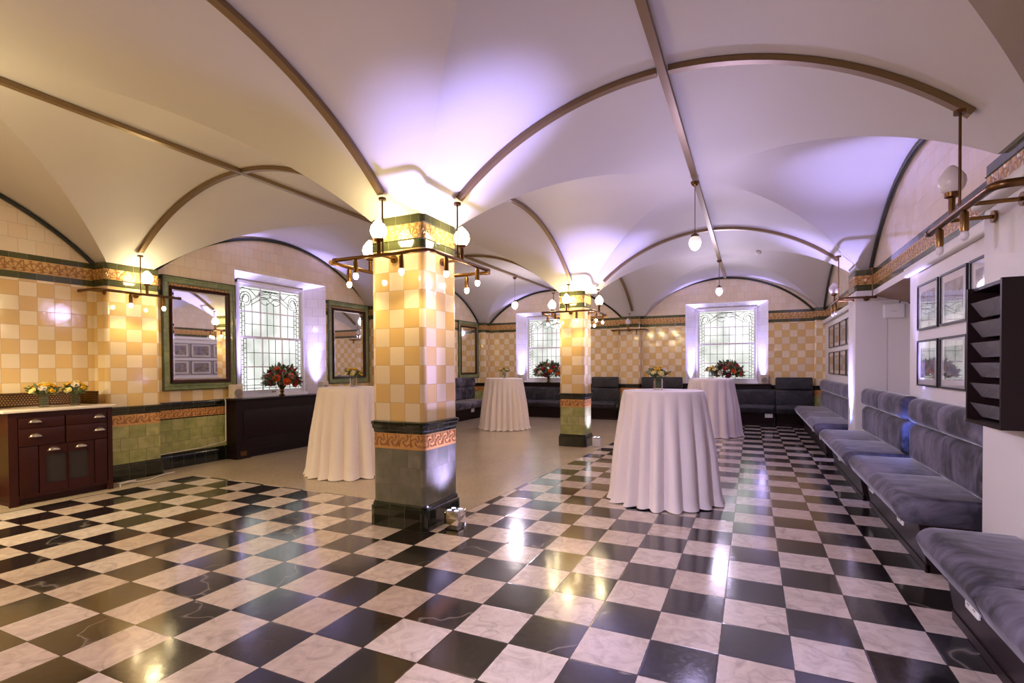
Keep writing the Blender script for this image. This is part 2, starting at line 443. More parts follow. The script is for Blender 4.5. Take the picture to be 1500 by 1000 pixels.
WIN = {}
def walls():
    wl = (5.24, 7.04, .86, 2.78); w1 = (-5.89, -4.11, .9, 2.78); w2 = (-1.44, .337, .9, 2.78)
    m = MB(); wall(m, (XL, YB), (XL, YF), [wl]); struct(m.build('wall_left', ZM, angle=0))
    m = MB(); wall(m, (XL, YF), (XR, YF), [w1, w2]); struct(m.build('wall_far', ZM, angle=0))
    m = MB(); wall(m, (XL, YB), (XR+.6, YB)); struct(m.build('wall_back', ZM, angle=0))
    # right wall: white below the frieze, with an alcove
    zr = [(0, 2.2, 7), (2.2, 2.275, 7), (2.275, 2.345, 4), (2.345, 2.48, 5), (2.48, ZS, 4), (ZS, 3.5, 6)]
    m = MB(); wall(m, (XR, YB), (XR, YF), [(6.3, 8.0, 0, 2.2)], zr)
    xa = 1.95
    m.quad((xa, 6.3, 0), (xa, 8.0, 0), (xa, 8.0, 2.05), (xa, 6.3, 2.05), 7)
    m.quad((XR, 6.3, 0), (xa, 6.3, 0), (xa, 6.3, 2.2), (XR, 6.3, 2.2), 7)
    m.quad((XR, 8.0, 0), (xa, 8.0, 0), (xa, 8.0, 2.2), (XR, 8.0, 2.2), 7)
    m.quad((XR, 6.3, 2.2), (xa, 6.3, 2.05), (xa, 8.0, 2.05), (XR, 8.0, 2.2), 8)
    struct(m.build('wall_right', ZM + ['boardwood'], angle=0))
    # dado rails and skirtings, segment by segment between pilasters
    rail = [(0, .872), (.022, .872), (.027, .86), (.027, .845), (.02, .82), (.016, .79), (.006, .78), (0, .775)]
    skirt = [(0, .2), (.012, .2), (.02, .185), (.03, .17), (.035, .15), (.035, .0), (0, .0)]
    n = [0]
    def trim(prof, p0, p1, out, mat, base=None):
        n[0] += 1
        mb = MB().extrude(prof, p0, p1, out)
        struct(mb.build(base or 'trim_%d' % n[0], mat))
    segsL = [(YB, 3.42), (4.02, 5.06), (7.25, 8.19), (8.75, 12.7)]
    for a, b in segsL:
        trim(rail, (XL, a), (XL, b), (1, 0), 'black'); trim(skirt, (XL, a), (XL, b), (1, 0), 'black', 'baseboard_left')
    for a, b in [(-6.6, -5.9), (-4.1, -3.1), (-2.45, -1.5), (.4, 1.17)]:
        trim(rail, (a, YF), (b, YF), (0, -1), 'black'); trim(skirt, (a, YF), (b, YF), (0, -1), 'black', 'baseboard_far')
    # dark green mouldings that edge the lunettes
    def lun(axis, fixed, spans, out, base):
        for a, b in spans:
            pts = []
            for k in range(41):
                t = a + (b-a)*k/40
                z = arch(min(max(t, a+1e-4), b-1e-4), [(a, b)]) - .028
                pts.append((fixed+out*.02, t, z) if axis == 'y' else (t, fixed+out*.02, z))
            n[0] += 1
            struct(MB().tube(pts, .024, 8).build('trim_%d' % n[0], 'rim'))
    lun('y', XL, [SPY[0], (4.02, 8.17), (8.6, 12.75)], 1, '')
    lun('x', YF, [(-6.69, -2.95), (-2.47, 1.22)], -1, '')
    lun('y', XR, [SPY[0], SPY[1], (8.5, 12.78)], -1, '')
    # white cornice and beam over the picture wall
    n[0] += 1; struct(MB().rbox(1.365, XR, 3.9, 6.32, 2.17, 2.262, .02).build('trim_%d' % n[0], 'plaster'))
    n[0] += 1; struct(MB().rbox(1.36, XR, 8.56, YF, 2.18, 2.262, .02).build('trim_%d' % n[0], 'plaster'))
    # window reveals, sills
    for i, (ax, c, H, depth, inner) in enumerate((('y', XL, wl, -.25, (5.42, 6.72)), ('x', YF, w1, .26, (-5.66, -4.34)), ('x', YF, w2, .26, (-1.21, .115)))):
        a, b, z0, z1 = H; ia, ib = inner; iz1 = z1-.1
        Q = (lambda s, t, z: (c+t, s, z)) if ax == 'y' else (lambda s, t, z: (s, c+t, z))
        m = MB()
        m.quad(Q(a, 0, z0), Q(ia, depth, z0), Q(ia, depth, iz1), Q(a, 0, z1))
        m.quad(Q(b, 0, z0), Q(ib, depth, z0), Q(ib, depth, iz1), Q(b, 0, z1))
        m.quad(Q(a, 0, z1), Q(ia, depth, iz1), Q(ib, depth, iz1), Q(b, 0, z1))
        m.quad(Q(a, 0, z0), Q(b, 0, z0), Q(ib, depth, z0), Q(ia, depth, z0))
        n[0] += 1; struct(m.build('trim_%d' % n[0], 'reveal', angle=0))
        window('window_%d' % (i+1), Q, ia, ib, z0, iz1, depth)
    return n

def window(name, Q, a, b, z0, z1, depth):
    """sash window of leaded lights in local (s, t, z)"""
    root = bpy.data.objects.new(name, None); COL.objects.link(root); struct(root)
    t = depth; sg = -1 if depth < 0 else 1
    def bar(mb, s0, s1, za, zb, near, th):
        # box from depth t-near*sg thickness th
        p = [Q(s, tt, z) for z in (za, zb) for tt in (t-sg*near, t-sg*(near-th)) for s in (s0, s1)]
        mb.add(p, [(0, 2, 3, 1), (4, 5, 7, 6), (0, 1, 5, 4), (2, 6, 7, 3), (0, 4, 6, 2), (1, 3, 7, 5)])
    zs = z0 + .05; zm = z0 + (z1-z0)*.52
    fr = MB()
    bar(fr, a, a+.035, z0, z1, .07, .1); bar(fr, b-.035, b, z0, z1, .07, .1); bar(fr, a, b, z1-.04, z1, .069, .098); bar(fr, a-.02, b+.02, z0, zs, .11, .14)
    struct(fr.build('frame', 'paintwood', root))
    A, B = a+.035, b-.035
    for k, (za, zb, near) in enumerate(((zs, zm+.02, .05), (zm-.02, z1-.04, .015))):
        sh = MB(); st = .035
        bar(sh, A, A+st, za, zb, near, .03); bar(sh, B-st, B, za, zb, near, .03)
        bar(sh, A, B, za, za+(.06 if k == 0 else .04), near-.0008, .028); bar(sh, A, B, zb-.04, zb, near-.0008, .028)
        w = (B-A-2*st)/3
        for q in (1, 2): bar(sh, A+st+w*q-.009, A+st+w*q+.009, za, zb, near-.003, .022)
        zmid = za + (zb-za)*(.47 if k == 0 else .5)
        bar(sh, A, B, zmid-.009, zmid+.009, near-.0016, .022)
        so = struct(sh.build('sash', 'paintwood', root))
        pn = MB(); tt = t - sg*(near-.02)
        pn.quad(Q(A+.02, tt, za+.02), Q(B-.02, tt, za+.02), Q(B-.02, tt, zb-.02), Q(A+.02, tt, zb-.02), 0, [(0, za), (B-A, za), (B-A, zb), (0, zb)])
        struct(pn.build('pane', 'pane', so, angle=0))
        ld = MB(); tl = t - sg*(near-.014)
        def came(pts, r=.005):
            ld.tube([Q(s, tl, z) for s, z in pts], r, 5)
        s0, s1 = A+st, B-st; zz0, zz1 = za+.04, zb-.04
        for o in (.05, .1):
            came([(s0+o, zz0), (s0+o, zz1 if k == 0 else zmid+.12)]); came([(s1-o, zz0), (s1-o, zz1 if k == 0 else zmid+.12)])
        j = 0; z = zz0+.05
        while z < zz1:
            for o in (0, .05):
                d = o + (.0 if j % 2 else .0)
                zz = z + (.03 if o else 0)
                came([(s0+d, zz), (s0+d+.05, zz)]); came([(s1-d, zz), (s1-d-.05, zz)])
            z += .075; j += 1
        for q in range(3):
            for fz in ((.33, .66) if q == 1 else (.5,)):
                s = s0 + w*(q+fz) + (.04 if q == 0 else -.04 if q == 2 else 0)
                came([(s, zz0), (s, zz1 if k == 0 else zmid + (zz1-zmid)*.45)])
        for q in (0, 1):
            lo, hi = ((zz0, zmid), (zmid, zz1))[q]
            if k == 1 and q == 1: continue
            came([(s0+.1, (lo+hi)/2), (s1-.1, (lo+hi)/2)])
        if k == 0:
            came([(s0, zz0+.05), (s1, zz0+.05)]); came([(s0, zz0+.1), (s1, zz0+.1)])
        else:
            # scrolls and lobes across the head of the upper sash
            H = zz1-zmid; cx = (s0+s1)/2
            def arc(c, r, a0, a1, rz=None, n=14): came([(c[0]+r*math.cos(a0+(a1-a0)*i/n), c[1]+(rz or r)*math.sin(a0+(a1-a0)*i/n)) for i in range(n+1)])
            def mir(f):
                for sgn in (-1, 1): f(lambda d: cx+sgn*d, sgn)
            def f(X, g):
                L = (s1-s0)/2
                came([(X(L-.02 - .16*u), zmid+H*(.1+.5*u+.3*math.sin(u*PI))) for u in [i/10 for i in range(11)]])
                for r in (.09, .055): came([(X(L-.12+r*math.cos(th)*1.1), zmid+H*.52+r*math.sin(th)*1.2) for th in [i*PI*1.7/14 - .6 for i in range(15)]])
                came([(X(L-.2-.34*u), zmid+H*(.42+.38*math.sin(u*PI*.5))) for u in [i/10 for i in range(11)]])
                came([(X(L-.22-.3*u), zmid+H*(.28+.30*math.sin(u*PI*.55))) for u in [i/10 for i in range(11)]])
                came([(X(.02+.2*u), zmid+H*(.5+.16*math.sin(u*PI))) for u in [i/10 for i in range(11)]])
                came([(X(.2*u), zmid+H*(.48-.14*math.sin(u*PI*1.0))) for u in [i/10 for i in range(11)]])
                came([(X(.12*math.cos(th)+.1), zmid+H*.76+H*.14*math.sin(th)) for th in [i*2*PI/14 for i in range(15)]])
                came([(X(.0+.27*u), zmid+H*(.9-.25*u*u)) for u in [i/8 for i in range(9)]])
                came([(X(.27+.2*u), zmid+H*(.65+.28*math.sin(u*PI*.6))) for u in [i/8 for i in range(9)]])
            mir(f)
            came([(s0, zz1-.03), (s1, zz1-.03)])
        struct(ld.build('leading', 'lead', so))
    lt = MB(); bar(lt, (a+b)/2-.03, (a+b)/2+.03, z0+.06, z0+.085, .075, .03)
    struct(lt.build('sash_lift', 'pewter', root))

# ------------------------------------------------------------------ pillars
CZ = [('plinth', [(.026, 0), (.026, .15)], 'black'), ('base_moulding', [(.026, .15), (.024, .165), (.014, .17), (.012, .19), (.004, .2)], 'black'),
      ('dado', [(.0, .2), (.0, .648)], 'dado'), ('band', [(.002, .648), (.002, .776)], 'band'),
      ('dado_rail', [(.002, .776), (.006, .785), (.007, .80), (.016, .815), (.018, .84), (.024, .85), (.024, .868), (.0, .876)], 'black'),
      ('shaft', [(.0, .876), (.0, 2.275)], 'checker'),
      ('frieze', [(.004, 2.275), (.004, 2.34), (.012, 2.345), (.004, 2.352), (.004, 2.472), (.012, 2.478), (.004, 2.485), (.004, 2.545)], None)]
def ring(x0, x1, y0, y1, o, r=.04, seg=5):
    x0 -= o; x1 += o; y0 -= o; y1 += o; r = r+o*.5
    pts = []; u = []
    for cx, cy, a0 in ((x1-r, y0+r, -PI/2), (x1-r, y1-r, 0), (x0+r, y1-r, PI/2), (x0+r, y0+r, PI)):
        for k in range(seg+1):
            a = a0+PI/2*k/seg; pts.append((cx+r*math.cos(a), cy+r*math.sin(a)))
    return pts
def column(x0, x1, y0, y1, zones, mats, parent=None, name=None, r=.04):
    """tiled square column with bullnosed corners; per zone meshes (parent) or one mesh (name)"""
    one = MB(); seg = 5; allm = []
    for zn, prof, mt in zones:
        mb = MB() if parent else one
        ms = [mats.get(zn, mt)] if mt else ['green', 'frieze']
        if not parent:
            for q in ms:
                if q not in allm: allm.append(q)
        rings = [ring(x0, x1, y0, y1, o, r, seg) for o, _ in prof]; n = len(rings[0])
        # u runs along each face in whole tiles
        base = rings[0]
        us = []
        wx, wy = (x1-x0-2*r), (y1-y0-2*r)
        for fidx in range(4):
            wf = (wx, wy, wx, wy)[fidx]
            nt = max(1, round(wf/.1525))*.1525
            us.append((wf, nt))
        for i in range(len(prof)-1):
            for k in range(n):
                k2 = (k+1) % n
                za, zb = prof[i][1], prof[i+1][1]
                q = k % (seg+1); fc = k//(seg+1)
                if q == seg:   # flat face after this corner
                    nf = (fc+1) % 4
                    wf, nt = (wy, wx, wy, wx)[fc], max(1, round((wy, wx, wy, wx)[fc]/.1525))*.1525
                    ua, ub = 0.0, nt
                else: ua, ub = -.06, -.02
                mi = 0
                if mt is None:
                    mi = 1 if (2.345 <= (za+zb)/2 <= 2.478) and prof[i+1][1]-prof[i][1] > .05 else 0
                if not parent: mi = allm.index(ms[mi])
                mb.quad((*rings[i][k], za), (*rings[i][k2], za), (*rings[i+1][k2], zb), (*rings[i+1][k], zb), mi, [(ua, za), (ub, za), (ub, zb), (ua, zb)])
        if parent: mb.build(zn, ms, parent, angle=35)
    if not parent: return struct(one.build(name, allm, angle=35))

def pillars():
    for (x0, x1, y0, y1, lab, dado) in ((-2.89, -2.37, 3.44, 3.95, 'large square pillar of cream and tan tiles with grey green tiled base, nearest the camera', 'dado_grey'),
                                  (-2.89, -2.46, 8.10, 8.50, 'farther square tiled pillar with olive green tiled base standing on the terrazzo edge', 'dado')):
        cx, cy = (x0+x1)/2, (y0+y1)/2
        root = thing('tiled_pillar', lab, 'pillar', (cx, cy, .001)); root['kind'] = 'thing'
        hx, hy = (x1-x0)/2, (y1-y0)/2
        column(-hx, hx, -hy, hy, CZ, {'dado': dado}, root)
    n = 60
    column(XL-.1, -6.71, 3.42, 4.02, CZ, {}, None, 'trim_60')
    column(XL-.1, -6.71, 8.17, 8.72, CZ, {}, None, 'trim_61')
    column(XL-.1, -6.71, 12.72, YF+.1, CZ, {}, None, 'trim_62', .03)
    column(-3.0, -2.48, 12.82, YF+.1, CZ, {}, None, 'trim_63')
    column(1.22, XR+.1, 12.78, YF+.1, CZ, {}, None, 'trim_64', .03)
    # right-hand pilasters: boxed in white below a tiled cap
    cap = [CZ[-1]]
    column(1.33, XR+.2, 3.5, 4.2, cap, {}, None, 'trim_65', .02)
    column(1.22, XR+.2, 8.02, 8.5, cap, {}, None, 'trim_66', .03)
    struct(MB().rbox(1.22, XR+.2, 1.9, 3.885, 0, 2.2, .012).build('trim_67', 'plaster'))
    struct(MB().rbox(1.22, XR+.15, 7.988, 8.52, 0, 2.272, .012).build('trim_68', 'plaster'))
    struct(MB().rbox(1.16, XR+.2, 1.9, 3.9, 2.2, 2.27, .025).build('trim_69', 'plaster'))
    # conduit for the pipe over the alcove
    struct(MB().tube([(1.40, 7.985, 2.13), (1.93, 7.985, 2.13)], .012).build('trim_70', 'plaster'))

# ------------------------------------------------------------------ ceiling conduits
def conduits():
    def run(root, pts, side, w=.055, h=.038):
        MB().ribbon(pts, side, w, h).build('conduit_run', 'conduit', root)
    def along_x(x0, x1, y, n=40): return [(x0+(x1-x0)*i/n, y, arch(x0+(x1-x0)*i/n, SPX)-.004) for i in range(n+1)]
    def along_y(y0, y1, x, n=40): return [(x, y0+(y1-y0)*i/n, arch(y0+(y1-y0)*i/n, SPY)-.004) for i in range(n+1)]
    cr = lambda s: (s[0]+s[1])/2
    zc = ZS+RISE-.004
    L = thing('ceiling_conduit', 'brown conduit cross on the left vault, one straight run crossed by arched runs', 'conduit', (0, 0, 0))
    R = thing('ceiling_conduit', 'brown conduit down the right vault crown, crossed by arched runs from pillar to wall', 'conduit', (0, 0, 0))
    run(L, [(-4.79, YB+.05, zc), (-4.79, YF-.06, zc)], (1, 0, 0))
    run(R, [(-.56, YB+.05, zc), (-.56, YF-.06, zc)], (1, 0, 0))
    for y in (3.70, 8.3):
        run(L, along_x(-6.53, -4.83, y), (0, 1, 0)); run(L, along_x(-4.75, -3.08, y), (0, 1, 0))
        run(R, along_x(-2.2, -.60, y), (0, 1, 0)); run(R, along_x(-.52, 1.12 if y < 5 else 1.08, y), (0, 1, 0))
    for (a, b, lab) in ((-.55, 3.27, 'brown arched conduit rising toward the camera from the large near pillar'),
                        (4.14, 7.93, 'brown arched conduit spanning between the two freestanding tiled pillars'),
                        (8.68, 12.62, 'brown arched conduit from the farther pillar to the end wall')):
        o = MB().ribbon(along_y(a, b, -2.63), (1, 0, 0), .055, .038).build('ceiling_conduit', 'conduit'); tag(o, lab, 'conduit')

# ------------------------------------------------------------------ lamps
EGG = [(.028, 0), (.044, .010), (.058, .034), (.064, .060), (.060, .088), (.046, .112), (.027, .136), (.010, .152), (.0, .156)]
def fillet(pts, r=.07, n=6):
    P = [Vector(p) for p in pts]; out = [P[0]]
    for i in range(1, len(P)-1):
        a, b = (P[i-1]-P[i]).normalized(), (P[i+1]-P[i]).normalized()
        p0, p1 = P[i]+a*r, P[i]+b*r
        for k in range(n+1):
            t = k/n; out.append(p0.lerp(P[i], t).lerp(P[i].lerp(p1, t), t))
    out.append(P[-1]); return out
LIGHTS = []
def lamp(kind, loc, energy, color, size=.05, rot=None, spot=None, blend=.6, name='light', sy=None):
    l = bpy.data.lights.new(name, kind); l.energy = energy; l.color = color
    if kind == 'AREA':
        l.size = size
        if sy: l.shape = 'RECTANGLE'; l.size_y = sy
    else: l.shadow_soft_size = size
    if kind == 'SPOT': l.spot_size = math.radians(spot); l.spot_blend = blend
    o = bpy.data.objects.new(name, l); COL.objects.link(o); o.location = loc
    if rot is not None: o.rotation_euler = Vector(rot).to_track_quat('-Z', 'Y').to_euler()
    return o
WARM = (1.0, .74, .36); LED = (.43, .38, 1.0)
def fixture(label, path, spots, globes, arms, rods, lit=(True, True), group=None, r=.016):
    """brass pipe light: path, [spot xyz on pipe], [globe xyz on pipe], [(pipe pt, wall pt)], [(pipe pt, top z)]"""
    root = thing('wall_lamp', label, 'wall light', path[0], 0, group)
    o = Vector(path[0]); sub = lambda p: tuple(Vector(p)-o)
    m = MB().tube([sub(p) for p in fillet(path)], r, 12)
    for e, d in ((path[0], Vector(path[1])-Vector(path[0])), (path[-1], Vector(path[-2])-Vector(path[-1]))):
        d.normalize(); p = Vector(e); m.tube([sub(p-d*.006), sub(p+d*.03)], r*1.18, 12)
    m.build('pipe', 'bronze', root)
    for p, q in arms:
        p, q = Vector(p), Vector(q); d = (q-p).normalized()
        a = MB().tube([sub(p+d*r), sub(q-d*.004)], .011, 10).tube([sub(q-d*.016), sub(q-d*.004)], .034, 16)
        a.build('mounting_arm', 'brass', root)
    for p, zt in rods:
        p = Vector(p)
        a = MB().tube([sub(p+Vector((0, 0, r*.9))), sub((p.x, p.y, zt-.02))], .007, 8).lathe([(.03, zt-.02), (.03, zt-.002)], sub((p.x, p.y, 0)), 14)
        a.build('drop_rod', 'bronze', root)
    for p in spots:
        s = Vector(sub(p))
        h = MB().lathe([(.012, -r), (.019, -.03), (.02, -.11), (.018, -.125)], s, 14).build('spotlight', 'brass', root)
        MB().lathe([(.008, -.12), (.017, -.13), (.021, -.146), (.016, -.164), (.006, -.172), (0, -.173)], s, 14).build('bulb', 'bulb' if lit[0] else 'opal', h)
        if lit[0]: lamp('SPOT', (p[0], p[1], p[2]-.19), 7, WARM, .02, (0, 0, -1), 130, .8, 'spot_and_fill_beam')
    for p in globes:
        s = Vector(sub(p))
        h = MB().lathe([(.016, r*.5), (.016, .10), (.034, .108), (.036, .13), (.03, .134)], s, 16).build('globe_holder', 'bronze', root)
        MB().lathe(EGG, s+Vector((0, 0, .128)), 20).build('globe', 'glow' if lit[1] else 'opal', h)
    return root

def lamps():
    for (x0, x1, y0, y1, z, nm) in ((-2.89, -2.37, 3.44, 3.95, 2.2, 'the large near pillar'), (-2.89, -2.46, 8.10, 8.50, 2.2, 'the farther pillar')):
        d = .18; cx, cy = (x0+x1)/2, (y0+y1)/2
        A, B, C = (x0-.23, y0-d, z), (x1+d, y0-d, z), (x1+d, y1+.27, z)
        w = x1-x0; h = y1-y0
        cr = lambda x, y: vault(x, y)-.06
        fixture('lit pipe light wrapping the front and right faces of ' + nm, [A, B, C],
                [(x0-.003, y0-d, z), (x1-.073, y0-d, z), (x1+d, y0+.06, z), (x1+d, y1+.06, z)],
                [(cx-.03, y0-d, z), (x1+d, cy+.05, z)],
                [((cx-.015, y0-d, z), (cx-.015, y0, z)), ((x1+d, cy+.02, z), (x1, cy+.02, z))],
                [((cx+.01, y0-d, z), cr(cx, y0-d)), ((x1+d, cy-.02, z), cr(x1+d, cy))])
        z2 = z-.038; S_ = lambda p: (2*cx-p[0], 2*cy-p[1], z2)
        fixture('lit pipe light wrapping the left and back faces of ' + nm, [S_(A), S_(B), S_(C)],
                [S_((x0-.003, y0-d, z)), S_((x1-.073, y0-d, z)), S_((x1+d, y0+.06, z)), S_((x1+d, y1+.06, z))],
                [S_((cx-.03, y0-d, z)), S_((x1+d, cy+.05, z))],
                [(S_((cx-.015, y0-d, z)), S_((cx-.015, y0, z))), (S_((x1+d, cy+.02, z)), S_((x1, cy+.02, z)))],
                [(S_((cx+.01, y0-d, z)), cr(cx, y0-d)), (S_((x1+d, cy-.02, z)), cr(x1+d, cy))])
    z = 2.2
    fixture('lit pipe light on the left wall pilaster beside the mahogany sideboard', [(-6.86, 3.24, z), (-6.53, 3.24, z), (-6.53, 4.16, z)],
            [(-6.53, 3.59, z), (-6.53, 3.96, z)], [(-6.53, 3.77, z)], [((-6.70, 3.24, z), (-6.70, 3.418, z)), ((-6.53, 3.74, z), (-6.71, 3.74, z))], [((-6.53, 3.70, z), arch(-6.53, SPX)-.06)])
    z = 2.13
    fixture('unlit dark bronze pipe light on the right, above the leaflet rack', [(1.0, 4.02, z), (1.0, 3.06, z), (1.9, 3.06, z)],
            [(1.0, 3.82, z), (1.0, 3.43, z)], [(1.0, 3.62, z)], [((1.0, 3.72, z), (1.22, 3.72, z)), ((1.0, 3.38, z), (1.22, 3.38, z))], [((1.0, 3.50, z), 2.66)], (False, False), None, .02)
    z = 2.17
    fixture('pipe light on the white pilaster beyond the picture alcove, small frosted globe', [(1.42, 7.84, z), (1.03, 7.84, z), (1.03, 8.72, z)],
            [(1.03, 8.22, z), (1.03, 8.5, z)], [(1.03, 8.36, z)], [((1.34, 7.84, z), (1.34, 7.986, z)), ((1.03, 8.1, z), (1.22, 8.1, z))], [((1.03, 7.95, z), arch(1.03, SPX)-.06), ((1.38, 7.84, z), 2.535)], (False, False))
    z = 2.2
    fixture('unlit pipe light on the pilaster of the far end wall', [(-3.16, YF-.02, z), (-3.16, 12.64, z), (-2.32, 12.64, z), (-2.32, YF-.02, z)],
            [(-2.95, 12.64, z), (-2.53, 12.64, z)], [(-2.74, 12.64, z)], [((-2.74, 12.64, z), (-2.74, 12.82, z))], [((-2.7, 12.64, z), vault(-2.7, 12.64)-.06)], (False, False))

def pendant(x, y, zb, label, mat='glowdim', warm=None):
    zt = vault(x, y)-.06
    root = thing('pendant_lamp', label, 'pendant light', (x, y, zb), 0)
    zr = zt-zb
    MB().lathe([(.012, zr-.05), (.03, zr-.04), (.045, zr-.012), (.045, zr-.001)], (0, 0, 0), 18).build('ceiling_rose', 'bronze', root)
    MB().cyl((0, 0, .2), (0, 0, zr-.045), .004, 8).build('cord', 'bronze', root)
    MB().lathe([(.006, .2), (.014, .195), (.03, .175), (.042, .168), (.042, .155), (.036, .15)], (0, 0, 0), 18).build('globe_cap', 'bronze', root)
    MB().lathe([(0, 0), (.015, .003), (.04, .022), (.06, .055), (.068, .09), (.06, .125), (.04, .148), (.03, .152)], (0, 0, 0), 20).build('globe', mat, root)

def lights():
    pendant(-.56, 5.95, 2.565, 'frosted globe pendant on a long cord from the middle of the right vault')
    pendant(-.56, 10.55, 2.64, 'dim frosted globe pendant before the right end wall window')
    pendant(-4.79, 10.5, 2.60, 'glowing globe pendant hanging at the back left before the far window', 'glow')
    # uplighters at the foot of the pillars
    u = thing('uplighter', 'chrome block uplighter at the right foot of the large near pillar', 'uplighter', (-2.20, 3.62, 0))
    def upl(root, sx, sy, h, mat):
        MB().rbox(-sx, sx, -sy, sy, .003, h-.012, .006).build('housing', mat, root)
        MB().rbox(-sx-.004, sx+.004, -sy-.004, sy+.004, h-.011, h, .004).build('bezel', 'chrome', root)
        l = MB()
        for dx in (-.5, .5):
            for dy in (-.5, .5): l.lathe([(.018, h+.0005), (.018, h+.0015), (.012, h+.002), (0, h+.002)], (dx*sx, dy*sy, 0), 10)
        g = bpy.data.materials.get('lit led lens')
        if not g:
            gg = G('lit led lens'); gg.bsdf((.8, .8, .9), .2, 0.0, None, Emission_Color=(.75, .7, 1), Emission_Strength=2.5); g = gg.m
        l.build('led_lens', g, root)
    upl(u, .065, .065, .155, 'chrome')
    u2 = thing('uplighter', 'white block uplighter at the right foot of the farther pillar', 'uplighter', (-2.31, 8.27, 0))
    upl(u2, .06, .06, .155, 'whiteplastic')
    for px, py, ty in ((-2.18, 3.66, -.083), (-2.29, 8.27, -.15)):
        lamp('SPOT', (px-.02, py+.03, .17), 80, LED, .04, (-.04, .02, 1), 110, 1, 'uplight')
        lamp('SPOT', (px+.02, py-.03, .17), 820, LED, .04, (.05, ty, 1), 34, 1, 'uplight')
    # led uplights on the window ledges, behind the benches and beside the right pilaster
    for x, y, sx in ((-1.28, 13.06, -.12), (.18, 13.06, .12), (-5.74, 13.06, -.12), (-4.26, 13.06, .12)):
        lamp('SPOT', (x, y, .92), 60, LED, .02, (0, -.04, 1), 64, 1, 'ledge_led')
        lamp('SPOT', (x-.35*sx, y+.02, .92), 330, LED, .02, (sx*.7, .01, 1), 30, 1, 'ledge_led')
    for y, sy in ((5.40, -.12), (6.84, .12)):
        lamp('SPOT', (-6.99, y, .92), 60, LED, .02, (.04, 0, 1), 64, 1, 'ledge_led')
        lamp('SPOT', (-7.02, y-.35*sy, .92), 330, LED, .02, (-.01, sy*.7, 1), 30, 1, 'ledge_led')
    lamp('SPOT', (1.12, 8.26, .50), 120, LED, .03, (.02, 0, 1), 75, 1, 'bench_led')
    lamp('SPOT', (1.12, 8.30, .50), 420, LED, .03, (.0, .06, 1), 44, 1, 'bench_led')
    lamp('SPOT', (1.31, 5.78, .80), 280, LED, .03, (-.06, .18, 1), 46, 1, 'bench_led')
    lamp('POINT', (1.29, 5.76, .70), 2.5, (.12, .22, 1.0), .03, None, None, 0, 'bench_led_blue')
    lamp('POINT', (1.2, 8.30, .6), 1.2, (.12, .22, 1.0), .03, None, None, 0, 'bench_led_blue')
    # fill points added below the dim pendant globes to brighten the bays
    lamp('POINT', (-.56, 5.95, 2.48), 30, (.66, .56, 1.0), .14, None, None, 0, 'fill_point')
    lamp('POINT', (-.56, 10.55, 2.55), 34, (.78, .68, 1.0), .12, None, None, 0, 'fill_point')
    lamp('POINT', (-4.79, 10.5, 2.5), 34, (.85, .74, 1.0), .12, None, None, 0, 'fill_point')
    # unseen fill lights added behind the camera, standing in for more lamps
    lamp('POINT', (-4.79, 1.4, 2.6), 14, (1.0, .80, .42), .12, None, None, 0, 'fill_point')
    for x, y, e, c in ((-2.95, -.35, 40, (1.0, .82, .74)), (-2.3, -.35, 85, (.88, .76, .98)), (.95, -.5, 30, (.8, .7, 1.0)), (-5.9, .25, 120, (1.0, .80, .48)), (-5.9, .62, 120, (1.0, .80, .48)), (-5.6, .95, 100, (1.0, .80, .48))):
        lamp('SPOT', (x, y, 2.02), e, c, .03, (-.25 if x < -5 else 0, .35, -1), 150, 1, 'spot_and_fill_beam')
    lamp('SPOT', (-2.0, -.4, 2.05), 500, (.74, .68, 1.0), .08, (.8, 1.2, -.58), 66, 1, 'spot_and_fill_beam')  # added fill spot that brightens the right wall and benches, no fitting there

# ------------------------------------------------------------------ mirrors
def mirror(y0, y1, label):
    z0, z1 = 1.03, ZS
    fr = MB(); x = XL
    prof = [(0, 0), (.02, 0), (.03, .012), (.03, .028), (.018, .035), (.018, .075), (.026, .082), (.02, .09), (.005, .095), (0, .095)]
    # tiled surround: picture-frame sweep
    def sweep(mb, prof, y0, y1, z0, z1, xb):
        vs, fs = [], []; n = len(prof)
        for (cy, cz, sy, sz) in ((y0, z0, 1, 1), (y1, z0, -1, 1), (y1, z1, -1, -1), (y0, z1, 1, -1)):
            for o, d in prof: vs.append((xb+o, cy+sy*d, cz+sz*d))
        for c in range(4):
            c2 = (c+1) % 4
            for k in range(n-1): fs.append((c*n+k, c2*n+k, c2*n+k+1, c*n+k+1))
        mb.add(vs, fs)
    sweep(fr, prof, y0, y1, z0, z1, x+.001)
    root = thing('wall_mirror', label, 'mirror', (0, 0, 0))
    fr.build('tiled_surround', 'greenframe', root, fixn=True)
    e = MB(); sweep(e, [(.0, 0), (.034, 0), (.034, .013), (.0, .014)], y0-.004, y1+.004, z0-.004, z1+.003, x+.001)
    e.build('green_edging', 'green', root)
    a, b, c, d = y0+.095, y1-.095, z0+.095, z1-.125
    w = MB(); sweep(w, [(0, 0), (.028, 0), (.045, .008), (.04, .022), (.03, .03), (.014, .042), (0, .044)], a, b, c, d, x+.001)
    w.build('mahogany_frame', 'wood', root)
    g = MB(); a, b, c, d = a+.04, b-.04, c+.04, d-.04; v = .022
    xi, xo = x+.013, x+.009
    q0 = [(xo, a, c), (xo, b, c), (xo, b, d), (xo, a, d)]; q1 = [(xi, a+v, c+v), (xi, b-v, c+v), (xi, b-v, d-v), (xi, a+v, d-v)]
    g.add(q0+q1, [(4, 5, 6, 7)] + [(i, (i+1) % 4, 4+(i+1) % 4, 4+i) for i in range(4)])
    g.build('bevelled_glass', 'mirror', root, angle=0)
    return root

